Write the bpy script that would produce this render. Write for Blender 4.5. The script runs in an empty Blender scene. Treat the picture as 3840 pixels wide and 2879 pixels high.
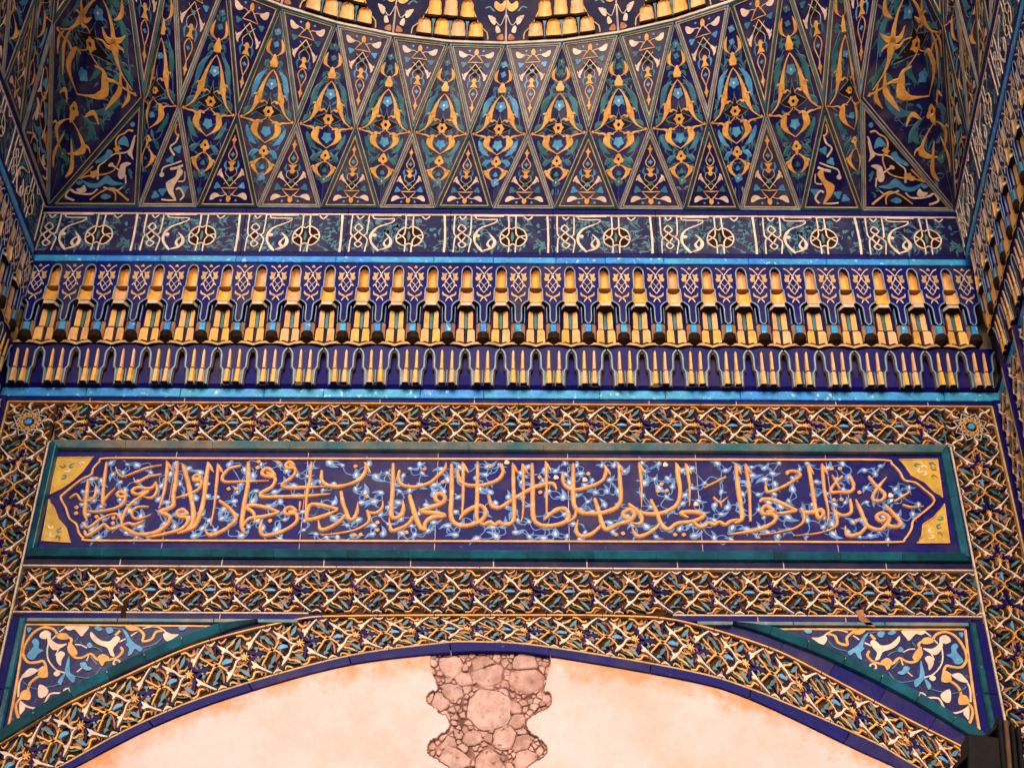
import bpy, math, random
from mathutils import Vector, Matrix
from mathutils.geometry import tessellate_polygon
random.seed(11)
R_ = math.radians
sc = bpy.context.scene
# ------------------------------------------------------------------ camera, sky, sun, exposure
F_PX, CX, CY = 6078.0, 1920.0, 1439.5
PITCH, ROLL = R_(38.0), R_(0.3)
DIST, CAMX, CAMZ = 6.0, 0.055, 1.6
cd = bpy.data.cameras.new('camera'); cam = bpy.data.objects.new('camera', cd); sc.collection.objects.link(cam)
cd.sensor_fit = 'HORIZONTAL'; cd.sensor_width = 36.0; cd.lens = F_PX / 3840 * 36; cd.clip_end = 3000; cd.clip_start = 0.05
fw = Vector((0, math.cos(PITCH), math.sin(PITCH))); up = Vector((0, -math.sin(PITCH), math.cos(PITCH))); rt = Vector((1, 0, 0))
rm = Matrix((rt, up, -fw)).transposed()
cam.matrix_world = Matrix.Translation((CAMX, -DIST, CAMZ)) @ (rm @ Matrix.Rotation(ROLL, 3, 'Z')).to_4x4()
sc.camera = cam
SUN_EL, SUN_AZ = R_(17), R_(-6)          # azimuth measured from straight behind the camera, negative = from the left
w = bpy.data.worlds.new('World'); sc.world = w; w.use_nodes = True
nt = w.node_tree; sky = nt.nodes.new('ShaderNodeTexSky'); sky.sky_type = 'NISHITA'; sky.sun_disc = False
sky.sun_elevation = SUN_EL; sky.sun_rotation = math.pi - SUN_AZ
nt.links.new(sky.outputs[0], nt.nodes['Background'].inputs[0]); nt.nodes['Background'].inputs[1].default_value = 0.13
sl = bpy.data.lights.new('sun', 'SUN'); sl.energy = 1.5; sl.angle = R_(30); sl.color = (1.0, 0.85, 0.755)
so = bpy.data.objects.new('sun', sl); sc.collection.objects.link(so)
sd = Vector((math.sin(SUN_AZ) * math.cos(SUN_EL), -math.cos(SUN_AZ) * math.cos(SUN_EL), math.sin(SUN_EL)))
so.rotation_euler = sd.to_track_quat('Z', 'Y').to_euler(); so.location = (0, -12, 12)
sc.view_settings.view_transform = 'Standard'; sc.view_settings.look = 'None'
sc.view_settings.exposure = 0.92; sc.view_settings.gamma = 1; sc.view_settings.use_curve_mapping = False
C = sc.collection

# ------------------------------------------------------------------ measuring: photo pixel -> point on a vertical plane
def ray(px, py):
    x = (px - CX) / F_PX; v = -(py - CY) / F_PX
    c, s = math.cos(ROLL), math.sin(ROLL); x, v = x * c - v * s, x * s + v * c
    return x, math.cos(PITCH) - v * math.sin(PITCH), math.sin(PITCH) + v * math.cos(PITCH)
def P(px, py, Y=0.0):
    r = ray(px, py); t = (DIST + Y) / r[1]
    return CAMX + r[0] * t, CAMZ + r[2] * t            # X, Z on plane Y
def zoom(x0, y0, k, Y=0.0):                             # measured from an enlarged detail of the wall
    return lambda x, y: P(x0 + x / k, y0 + y / k, Y)

# ------------------------------------------------------------------ materials
MATS = {}
def mat(name, c1, c2, scale=6.0, lo=0.45, hi=0.62, rough=0.3, fleck=None, fleck_t=0.66, bump=0.15, rnd=0.0, c3=None, spec=0.35, bscale=60.0):
    m = bpy.data.materials.new(name); m.use_nodes = True; t = m.node_tree; N = t.nodes; L = t.links
    b = N['Principled BSDF']; b.inputs['Roughness'].default_value = rough + .12; b.inputs['Specular IOR Level'].default_value = spec
    g = N.new('ShaderNodeNewGeometry'); oi = N.new('ShaderNodeObjectInfo')
    n1 = N.new('ShaderNodeTexNoise'); n1.inputs['Scale'].default_value = scale; n1.inputs['Detail'].default_value = 6; n1.inputs['Roughness'].default_value = 0.62
    L.new(g.outputs['Position'], n1.inputs['Vector'])
    mr = N.new('ShaderNodeMapRange'); mr.inputs[1].default_value = lo; mr.inputs[2].default_value = hi
    L.new(n1.outputs[0], mr.inputs[0])
    mx = N.new('ShaderNodeMix'); mx.data_type = 'RGBA'; mx.inputs[6].default_value = (*c1, 1); mx.inputs[7].default_value = (*c2, 1)
    if rnd:
        ad = N.new('ShaderNodeMath'); ad.operation = 'MULTIPLY_ADD'; ad.inputs[1].default_value = rnd; ad.use_clamp = True
        sb = N.new('ShaderNodeMath'); sb.operation = 'SUBTRACT'; sb.inputs[1].default_value = 0.5
        L.new(oi.outputs['Random'], sb.inputs[0]); L.new(sb.outputs[0], ad.inputs[0]); L.new(mr.outputs[0], ad.inputs[2]); L.new(ad.outputs[0], mx.inputs[0])
    else:
        L.new(mr.outputs[0], mx.inputs[0])
    col = mx.outputs[2]
    if fleck:
        n2 = N.new('ShaderNodeTexNoise'); n2.inputs['Scale'].default_value = 45; n2.inputs['Detail'].default_value = 5
        L.new(g.outputs['Position'], n2.inputs['Vector'])
        m2 = N.new('ShaderNodeMapRange'); m2.inputs[1].default_value = fleck_t; m2.inputs[2].default_value = fleck_t + 0.08
        L.new(n2.outputs[0], m2.inputs[0])
        x2 = N.new('ShaderNodeMix'); x2.data_type = 'RGBA'; x2.inputs[7].default_value = (*fleck, 1)
        L.new(m2.outputs[0], x2.inputs[0]); L.new(col, x2.inputs[6]); col = x2.outputs[2]
    n4 = N.new('ShaderNodeTexNoise'); n4.inputs['Scale'].default_value = 17; n4.inputs['Detail'].default_value = 8; n4.inputs['Roughness'].default_value = 0.7
    L.new(g.outputs['Position'], n4.inputs['Vector'])
    m4 = N.new('ShaderNodeMapRange'); m4.inputs[1].default_value = 0.3; m4.inputs[2].default_value = 0.68; m4.inputs[3].default_value = 0.92 if name in ('plaster', 'paving') else 0.62; m4.inputs[4].default_value = 1.03 if name in ('plaster', 'paving') else 1.16
    L.new(n4.outputs[0], m4.inputs[0]); hv = N.new('ShaderNodeHueSaturation'); L.new(m4.outputs[0], hv.inputs['Value']); L.new(col, hv.inputs['Color']); col = hv.outputs[0]
    L.new(col, b.inputs['Base Color'])
    if bump:
        n3 = N.new('ShaderNodeTexNoise'); n3.inputs['Scale'].default_value = bscale; n3.inputs['Detail'].default_value = 4
        L.new(g.outputs['Position'], n3.inputs['Vector'])
        bp = N.new('ShaderNodeBump'); bp.inputs['Strength'].default_value = bump; bp.inputs['Distance'].default_value = 0.01
        L.new(n3.outputs[0], bp.inputs['Height']); L.new(bp.outputs[0], b.inputs['Normal'])
    MATS[name] = m; return m
mat('cobalt', (0.0035, 0.0022, 0.108), (0.052, 0.036, 0.070), 6, 0.48, 0.80, 0.34, (0.13, 0.11, 0.24), 0.70, rnd=0.85, spec=0.10)
mat('cobalt_deep', (0.0035, 0.0022, 0.100), (0.014, 0.009, 0.066), 5, 0.5, 0.7, 0.3, (0.11, 0.10, 0.28), 0.71, spec=0.10)
mat('vault_cobalt', (0.0045, 0.0035, 0.080), (0.066, 0.052, 0.088), 7, 0.46, 0.70, 0.30, (0.10, 0.10, 0.20), 0.66, rnd=1.0, spec=0.22)
mat('script_blue', (0.0045, 0.0045, 0.055), (0.035, 0.032, 0.075), 8, 0.46, 0.70, 0.30, (0.08, 0.10, 0.20), 0.66, rnd=0.6, spec=0.18)
mat('navy', (0.004, 0.003, 0.040), (0.026, 0.016, 0.036), 7, 0.45, 0.65, 0.4, None, spec=0.12)
mat('turquoise', (0.022, 0.22, 0.66), (0.040, 0.32, 0.58), 3, 0.4, 0.6, 0.22, (0.35, 0.66, 0.80), 0.61, rnd=1.3)
mat('teal', (0.003, 0.052, 0.076), (0.006, 0.115, 0.175), 6, 0.4, 0.68, 0.12, (0.04, 0.24, 0.30), 0.70, rnd=0.9, spec=0.5)
mat('blue_leaf', (0.035, 0.150, 0.250), (0.060, 0.190, 0.230), 9, 0.4, 0.6, 0.3, (0.13, 0.26, 0.33), 0.66)
mat('teal_leaf', (0.015, 0.105, 0.130), (0.050, 0.170, 0.190), 9, 0.4, 0.6, 0.3, (0.12, 0.24, 0.28), 0.66)
mat('sky_leaf', (0.05, 0.24, 0.48), (0.10, 0.33, 0.55), 9, 0.4, 0.6, 0.3, (0.40, 0.55, 0.70), 0.68)
mat('scroll_blue', (0.055, 0.16, 0.42), (0.11, 0.25, 0.52), 9, 0.4, 0.6, 0.3, (0.35, 0.48, 0.66), 0.67)
mat('pale_blue', (0.16, 0.27, 0.40), (0.28, 0.36, 0.42), 14, 0.4, 0.6, 0.4)
mat('ochre', (0.80, 0.40, 0.095), (0.72, 0.30, 0.055), 11, 0.42, 0.62, 0.35, (0.80, 0.50, 0.24), 0.68)
mat('ochre_line', (0.62, 0.36, 0.14), (0.50, 0.30, 0.10), 14, 0.42, 0.62, 0.45)
mat('letter', (0.82, 0.38, 0.12), (0.74, 0.30, 0.10), 7, 0.4, 0.62, 0.35, (0.85, 0.58, 0.36), 0.62)
mat('cream', (0.86, 0.60, 0.43), (0.78, 0.55, 0.42), 11, 0.4, 0.6, 0.4, (0.90, 0.70, 0.55), 0.64)
mat('cream_dull', (0.60, 0.44, 0.31), (0.72, 0.55, 0.42), 11, 0.4, 0.6, 0.45)
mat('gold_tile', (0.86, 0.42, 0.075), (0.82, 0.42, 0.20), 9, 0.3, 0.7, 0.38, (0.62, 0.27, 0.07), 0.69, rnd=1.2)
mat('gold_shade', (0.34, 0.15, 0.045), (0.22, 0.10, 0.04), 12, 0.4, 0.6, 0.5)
mat('brown', (0.032, 0.013, 0.007), (0.075, 0.030, 0.013), 16, 0.4, 0.65, 0.6, spec=0.08)
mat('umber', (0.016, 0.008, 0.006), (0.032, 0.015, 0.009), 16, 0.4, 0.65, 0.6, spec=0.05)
mat('terracotta', (0.44, 0.175, 0.070), (0.24, 0.085, 0.040), 18, 0.4, 0.65, 0.6)
mat('yellow_glaze', (0.62, 0.36, 0.02), (0.52, 0.30, 0.03), 12, 0.4, 0.6, 0.35, (0.40, 0.28, 0.06), 0.64)
mat('grout', (0.62, 0.42, 0.36), (0.50, 0.34, 0.30), 12, 0.4, 0.6, 0.8)
mat('stone', (0.62, 0.375, 0.32), (0.44, 0.235, 0.185), 16, 0.40, 0.66, 0.85, (0.17, 0.08, 0.06), 0.63, 0.9, rnd=0.9, bscale=35)
mat('mortar', (0.38, 0.17, 0.135), (0.13, 0.06, 0.045), 20, 0.4, 0.6, 0.9, bump=0.5)
mat('masonry', (0.36, 0.27, 0.21), (0.30, 0.22, 0.17), 4, 0.4, 0.6, 0.9, bump=0.4)
mat('paving', (0.46, 0.40, 0.34), (0.38, 0.33, 0.28), 2, 0.4, 0.6, 0.85, bump=0.3)
mat('black_metal', (0.006, 0.005, 0.006), (0.014, 0.010, 0.009), 14, 0.4, 0.65, 0.5, spec=0.1)
mat('teal_worn', (0.045, 0.15, 0.18), (0.22, 0.19, 0.15), 3, 0.42, 0.62, 0.35, (0.10, 0.28, 0.34), 0.66)  # grey mix paints a ground reflection into the teal glaze
mat('rust_edge', (0.13, 0.055, 0.028), (0.08, 0.035, 0.02), 20, 0.4, 0.6, 0.6)

# ------------------------------------------------------------------ object helpers
def obj(name, verts, faces, mats, parent=None, idx=None, smooth=False):
    me = bpy.data.meshes.new(name); me.from_pydata([tuple(v) for v in verts], [], faces)
    if isinstance(mats, str): mats = [mats]
    for m in mats: me.materials.append(MATS[m])
    if idx: me.polygons.foreach_set('material_index', idx)
    if smooth: me.polygons.foreach_set('use_smooth', [True] * len(me.polygons))
    me.update(); o = bpy.data.objects.new(name, me); C.objects.link(o)
    if parent: o.parent = parent
    return o
def tag(o, label, cat, group=None):
    o['label'] = label; o['category'] = cat
    if group: o['group'] = group
    return o
def thing(name, label, cat, group=None, loc=(0, 0, 0)):
    o = bpy.data.objects.new(name, None); C.objects.link(o); o.empty_display_size = 0.1; o.location = loc
    return tag(o, label, cat, group)
def box(a, b):
    (x0, y0, z0), (x1, y1, z1) = a, b
    v = [(x0, y0, z0), (x1, y0, z0), (x1, y1, z0), (x0, y1, z0), (x0, y0, z1), (x1, y0, z1), (x1, y1, z1), (x0, y1, z1)]
    return v, [(0, 3, 2, 1), (4, 5, 6, 7), (0, 1, 5, 4), (1, 2, 6, 5), (2, 3, 7, 6), (3, 0, 4, 7)]
def bevel_box(a, b, e):                    # front (-Y) edges chamfered by e
    (x0, y0, z0), (x1, y1, z1) = a, b
    v = [(x0, y1, z0), (x1, y1, z0), (x1, y1, z1), (x0, y1, z1), (x0, y0 + e, z0), (x1, y0 + e, z0), (x1, y0 + e, z1), (x0, y0 + e, z1),
         (x0 + e, y0, z0 + e), (x1 - e, y0, z0 + e), (x1 - e, y0, z1 - e), (x0 + e, y0, z1 - e)]
    f = [(0, 1, 2, 3), (8, 11, 10, 9)]
    for i in range(4):
        j = (i + 1) % 4; f += [(i, i + 4, j + 4, j), (i + 4, i + 8, j + 8, j + 4)]
    return v, f
def prism(poly, y0, y1):                   # poly in (x,z), extruded along Y: y0 front, y1 back
    n = len(poly); v = [(x, y0, z) for x, z in poly] + [(x, y1, z) for x, z in poly]
    tri = tessellate_polygon([[Vector((x, z, 0)) for x, z in poly]])
    f = [tuple(t) for t in tri] + [(i, (i + 1) % n, n + (i + 1) % n, n + i) for i in range(n)]
    return v, f
def hprism(poly, z0, z1):                  # poly in (x,y), extruded along Z
    n = len(poly); v = [(x, y, z0) for x, y in poly] + [(x, y, z1) for x, y in poly]
    f = [tuple(range(n))[::-1], tuple(range(n, 2 * n))] + [(i, (i + 1) % n, n + (i + 1) % n, n + i) for i in range(n)]
    return v, f
def join(parts):
    V, Fc = [], []
    for v, f in parts:
        k = len(V); V += list(v); Fc += [tuple(i + k for i in q) for q in f]
    return V, Fc
def cr(pts, closed=False, n=5):            # Catmull-Rom through points of any dimension
    m = len(pts); out = []
    segs = m if closed else m - 1
    for i in range(segs):
        if closed: p = [pts[(i + k) % m] for k in (-1, 0, 1, 2)]
        else: p = [pts[max(0, min(m - 1, i + k))] for k in (-1, 0, 1, 2)]
        for q in range(n):
            t = q / n; t2, t3 = t * t, t * t * t
            out.append(tuple(0.5 * (2 * b + (c - a) * t + (2 * a - 5 * b + 4 * c - d) * t2 + (3 * b - a - 3 * c + d) * t3) for a, b, c, d in zip(*p)))
    if not closed: out.append(tuple(pts[-1]))
    return out

class Orn:
    """A drawing of ribbons and leaves in a plane, later laid on a surface with real thickness."""
    def __init__(self, T2=None): self.T2 = T2 or (lambda u, v: (u, v)); self.s = []
    def ribbon(self, part, m, pts, wd=0.004, h0=0.0, h1=0.004, closed=False, n=5, rnd=False, jit=0.09):
        q = []
        for p in pts:
            x, y = self.T2(p[0], p[1]); q.append((x, y, p[2] if len(p) > 2 else wd))
        q = cr(q, closed, n) if n > 1 else q
        k = len(q); V, Fc = [], []
        for i in range(k):
            a = q[(i - 1) % k] if closed or i else q[0]; b = q[(i + 1) % k] if closed or i < k - 1 else q[-1]
            dx, dy = b[0] - a[0], b[1] - a[1]; l = math.hypot(dx, dy) or 1e-9
            nx, ny = -dy / l, dx / l; x, y, ww = q[i]; ww = max(ww * (1 + jit * random.uniform(-1, 1)), 1e-4)
            prof = ((-1, h0), (-.75, h0 + (h1 - h0) * .7), (0, h1), (.75, h0 + (h1 - h0) * .7), (1, h0)) if rnd else ((-1, h0), (-.8, h1), (.8, h1), (1, h0))
            for s, h in prof: V.append((x + nx * ww * s, y + ny * ww * s, h))
        c = 5 if rnd else 4
        for i in range(k if closed else k - 1):
            j = (i + 1) % k
            for e in range(c - 1): Fc.append((i * c + e, i * c + e + 1, j * c + e + 1, j * c + e))
        if not closed:
            Fc.append(tuple(range(c))); Fc.append(tuple(range((k - 1) * c, k * c))[::-1])
        self.s.append((part, m, V, Fc, rnd))
    def poly(self, part, m, pts, h0=0.0, h1=0.004, smooth=True, n=3):
        q = [self.T2(*p) for p in pts]
        if smooth: q = cr(q, True, n)
        k = len(q); V = [(x, y, h1) for x, y in q] + [(x, y, h0) for x, y in q]
        Fc = [tuple(t) for t in tessellate_polygon([[Vector((x, y, 0)) for x, y in q]])]
        Fc += [(i, (i + 1) % k, k + (i + 1) % k, k + i) for i in range(k)]
        self.s.append((part, m, V, Fc, False))
    def blob(self, part, m, u, v, r, h0=0.0, h1=0.004, lobes=0, amp=0.25, ph=0.0, k=12, sx=1.0, dome=0.0):
        x0, y0 = self.T2(u, v); q = []
        for i in range(k):
            a = 2 * math.pi * i / k; rr = r * (1 + amp * math.cos(lobes * a + ph) if lobes else 1)
            q.append((x0 + rr * math.cos(a) * sx, y0 + rr * math.sin(a)))
        V = [(x0, y0, h1 + dome)] + [(x, y, h1) for x, y in q] + [(x, y, h0) for x, y in q]
        Fc = [(0, 1 + i, 1 + (i + 1) % k) for i in range(k)] + [(1 + i, 1 + (i + 1) % k, 1 + k + (i + 1) % k, 1 + k + i) for i in range(k)]
        self.s.append((part, m, V, Fc, False))
    def emit(self, parent, T3, split=(), keep=None):
        groups = {}; made = []
        for s in self.s:
            if keep and not keep(s): continue
            groups.setdefault(s[0], []).append(s)
        for part, L in groups.items():
            for chunk in ([[x] for x in L] if part in split else [L]):
                V, Fc, idx, ms = [], [], [], []
                for _, m, v, f, sm in chunk:
                    if m not in ms: ms.append(m)
                    k = len(V); V += [T3(*p) for p in v]; Fc += [tuple(i + k for i in q) for q in f]; idx += [ms.index(m)] * len(f)
                ob = obj(part, V, Fc, ms, parent, idx, smooth=all(x[4] for x in chunk)); made.append(ob)
                if len(chunk) > 1: ob['kind'] = 'stuff'
        return made
def wallT(y=0.0): return lambda x, z, h: (x, y - h, z)
def mirror(pts): return [(-p[0],) + tuple(p[1:]) for p in pts]

# ------------------------------------------------------------------ ground, masonry, side walls, half dome
gr = obj('ground', [(-400, -400, 0), (400, -400, 0), (400, 400, 0), (-400, 400, 0)], [(0, 1, 2, 3)], 'paving'); gr['kind'] = 'structure'
HALF, LOWZ = 2.335, 6.19
v, f = box((-2.9, 0.045, 0), (2.9, 0.6, 9.6)); bw = obj('back_wall', v, f, 'masonry'); tag(bw, 'masonry back wall of the portal niche behind the tiles', 'wall')
SKEW = {1: -0.072, -1: -0.030}
def side_pt(s, d, inset=0.0):               # s=+1 right, -1 left ; d distance towards the viewer
    return Vector((s * (HALF - inset) + SKEW[s] * d, -d, 0))
for s, nm in ((1, 'right'), (-1, 'left')):
    a = side_pt(s, -0.04); b = side_pt(s, 3.0); o = Vector((s * 0.4, 0, 0))
    pl = [a, b, b + o, a + o]; pl = [(p.x, p.y) for p in pl]
    v, f = hprism(pl, 0.0, 6.196); sw = obj('side_wall', v, f, 'masonry')
    tag(sw, f'{nm} masonry side wall of the portal niche below the honeycomb cornice', 'wall')
    o2 = Vector((s * 0.03, 0, 0)); pl = [a + o2, b + o2, b + o, a + o]; pl = [(p.x, p.y) for p in pl]
    v, f = hprism(pl, 6.2, 9.6); obj('upper_side', v, f, 'navy', sw)

# ------------------------------------------------------------------ carved arabesque tiles
AR = ('leaf', 'turquoise_leaf', 'ochre_vine', 'cobalt_stem')
def arabesque(units, L, H, dens=1.0):
    o = Orn(); rr = random.Random(5)
    for i in range(units):
        X = lambda u: (i + 0.5 + u) * L
        FT = {'cobalt_stem': .78, 'turquoise_leaf': .80, 'ochre_vine': .80}
        def rb(part, m, pts, w, h0, h1, **k):
            pts = [p[:2] + (p[2] * FT[part],) for p in pts]
            for sg in (1, -1): o.ribbon(part, m, [(X(p[0]), sg * p[1] * H, *p[2:]) for p in pts], w, h0, h1, n=4, **k)
        # deep terracotta tangle
        for k in range(int(40 * dens)):
            u, v_ = rr.uniform(-.5, .5), rr.uniform(-.88, .88); a = rr.uniform(0, 6.3); l = rr.uniform(.012, .026); bnd = rr.uniform(-.9, .9)
            pts = []
            for q in (-1, 0, 1):
                pts.append((X(u) + q * l * math.cos(a + bnd * q * .5), max(-.95 * H, min(.95 * H, v_ * H + q * l * math.sin(a + bnd * q * .5))), (.002, .0055, .0018)[q + 1]))
            o.ribbon('under_vine', ('terracotta', 'terracotta', 'gold_shade', 'navy', 'terracotta', 'terracotta')[k % 6], pts, .005, -.022, rr.uniform(-.013, -.004), n=3)
        for k in range(5):
            o.blob('under_vine', rr.choice(['navy', 'cobalt', 'terracotta']), X(rr.uniform(-.5, .5)), rr.uniform(-.85, .85) * H, rr.uniform(.006, .011), -.022, -.010, 3, .3, rr.uniform(0, 6), 9)
        # cobalt stems
        rb('cobalt_stem', 'cobalt_deep', [(.03, .62, .004), (.07, .30, .007), (.16, .10, .007), (.36, .02, .003)], .006, -.020, -.006)
        rb('cobalt_stem', 'navy', [(-.5, .16, .004), (-.475, .52, .007), (-.42, .80, .006), (-.30, .93, .003)], .006, -.020, -.006)
        rb('cobalt_stem', 'navy', [(.46, .95, .003), (.40, .80, .006), (.33, .62, .007), (.30, .45, .003)], .006, -.020, -.007)
        # turquoise leaves
        rb('turquoise_leaf', 'blue_leaf', [(-.13, .40, .002), (-.06, .56, .009), (-.01, .70, .007), (.02, .80, .002)], .008, -.018, -.004)
        rb('turquoise_leaf', 'teal_leaf', [(.42, .56, .002), (.47, .42, .009), (.52, .28, .006), (.55, .18, .002)], .008, -.018, -.004)
        rb('turquoise_leaf', 'blue_leaf', [(.21, .30, .003), (.25, .22, .008), (.29, .17, .003)], .006, -.018, -.005)
        rb('turquoise_leaf', 'teal_leaf', [(-.34, .55, .001), (-.22, .72, .002), (-.10, .80, .002), (.0, .93, .001)], .002, -.018, -.006)
        o.ribbon('turquoise_leaf', 'sky_leaf', [(X(-.40), 0, .003), (X(-.31), .004, .008), (X(-.22), 0, .003)], .007, -.018, -.004, n=3)
        # ochre vines
        rb('ochre_vine', 'ochre', [(.26, .52, .003), (.32, .36, .0045), (.36, .27, .0035), (.43, .08, .004), (.5, 0, .006)], .004, -.018, -.002)
        rb('ochre_vine', 'ochre', [(-.5, 0, .006), (-.43, .07, .004), (-.38, .22, .0045), (-.34, .33, .003)], .004, -.018, -.002)
        rb('ochre_vine', 'ochre', [(-.04, .93, .003), (.05, .90, .004), (.10, .74, .005), (.14, .70, .0035), (.20, .74, .003)], .004, -.018, -.002)
        rb('ochre_vine', 'ochre', [(-.27, .46, .003), (-.24, .58, .005), (-.19, .62, .0035), (-.12, .72, .005), (-.08, .82, .002)], .004, -.018, -.002)
        rb('ochre_vine', 'cream_dull', [(.42, .95, .002), (.47, .88, .004), (.5, .86, .006), (.53, .88, .004), (.58, .95, .002)], .004, -.018, -.003)
        rb('ochre_vine', 'ochre', [(-.36, .93, .002), (-.33, .82, .003), (-.27, .86, .0035), (-.22, .95, .002)], .003, -.018, -.003)
        rb('ochre_vine', 'ochre_line', [(.22, .10, .002), (.28, .18, .0035), (.33, .14, .003), (.40, .22, .002)], .003, -.018, -.005)
        rb('ochre_vine', 'ochre_line', [(-.20, .22, .002), (-.12, .30, .004), (-.04, .26, .003), (.02, .36, .002)], .003, -.018, -.005)
        rb('turquoise_leaf', 'teal_leaf', [(.28, .93, .001), (.30, .78, .0022), (.26, .62, .0022), (.30, .48, .001)], .002, -.018, -.006)
        rb('turquoise_leaf', 'teal_leaf', [(.36, .70, .002), (.40, .62, .008), (.45, .66, .002)], .002, -.018, -.005)
        # cream leaves
        for sg in (1, -1):
            pts = [(-.40, .76, .0015), (-.36, .64, .005), (-.31, .52, .0080), (-.27, .44, .0060), (-.22, .33, .0045), (-.16, .12, .004), (-.10, .03, .003), (0, 0, .003)]
            o.ribbon('leaf', 'cream', [(X(p[0]), sg * p[1] * H, p[2] * .84) for p in pts], .006, -.018, 0.001, n=4)
            o.ribbon('leaf', 'cream', [(X(p[0]), sg * p[1] * H, p[2] * .84) for p in [(.105, .24, .0015), (.135, .37, .0065), (.165, .46, .0085), (.20, .54, .0055), (.26, .66, .0042), (.33, .80, .0035), (.40, .92, .002)]], .006, -.018, 0.001, n=4)
            o.ribbon('leaf_hook', 'cream', [(X(-.31), sg * .52 * H, .006), (X(-.335), sg * .43 * H, .005), (X(-.36), sg * .38 * H, .001)], .004, -.018, 0.0, n=3)
            o.ribbon('leaf_hook', 'cream', [(X(.16), sg * .46 * H, .006), (X(.115), sg * .50 * H, .005), (X(.09), sg * .47 * H, .001)], .004, -.018, 0.0, n=3)
        o.blob('star', 'ochre', X(0), 0, .0095, -.018, .002, 5, .42, 0, 20)
        for a in (-.6, 0, .6): o.ribbon('star', 'ochre', [(X(0) + .006, 0, .003), (X(0) + .02 * math.cos(a), .02 * math.sin(a), .001)], .002, -.018, 0.0, n=2)
    return o
def copy_tree(o, parent=None):
    c = o.copy(); C.objects.link(c); c.parent = parent
    for ch in list(o.children): copy_tree(ch, c)
    return c
TL = 0.5015
def tile_proto(H, units=2, L=TL / 2, hue='brown'):
    v, f = box((0, .022, -H), (units * L - .0015, .044, H)); t = obj('tile', v, f, hue)
    arabesque(units, L, H).emit(t, lambda x, y, h: (x, -h, y), split=AR); return t
def place(t, parent, M): t.parent = parent; t.matrix_local = M; return t
def strip(parent, name, m, x0, x1, z0, z1, y0, y1=.04, cut=None, jit=0.0, e=.002, seed=1):
    """a horizontal course of separate glazed tiles"""
    rr = random.Random(seed); xs = [x0]
    while cut and xs[-1] + cut * 1.4 < x1: xs.append(xs[-1] + cut * rr.uniform(.85, 1.15))
    xs.append(x1)
    if len(xs) > 2 and m in ('cobalt', 'cobalt_deep', 'navy', 'turquoise'):
        v, f = box((x0 + .002, y0 + .0012, z0 + .001), (x1 - .002, y1 - .001, z1 - .001)); obj('grout_bed', v, f, 'grout', parent)
    for a, b in zip(xs, xs[1:]):
        dy = rr.uniform(-jit, jit)
        v, f = bevel_box((a + .0013, y0 + dy, z0), (b - .0013, y1, z1), e); obj(name, v, f, m, parent)
XI, XO = 2.058, 2.288                       # inner and outer edge of the carved border
ZT0, ZT1 = 5.937, 6.171                      # upper carved band
ZB0, ZB1 = 5.053, 5.280                      # lower carved band
HT = (ZT1 - ZT0) / 2 - .004; HB = (ZB1 - ZB0) / 2 - .004; HS = (XO - XI) / 2 - .004
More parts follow.
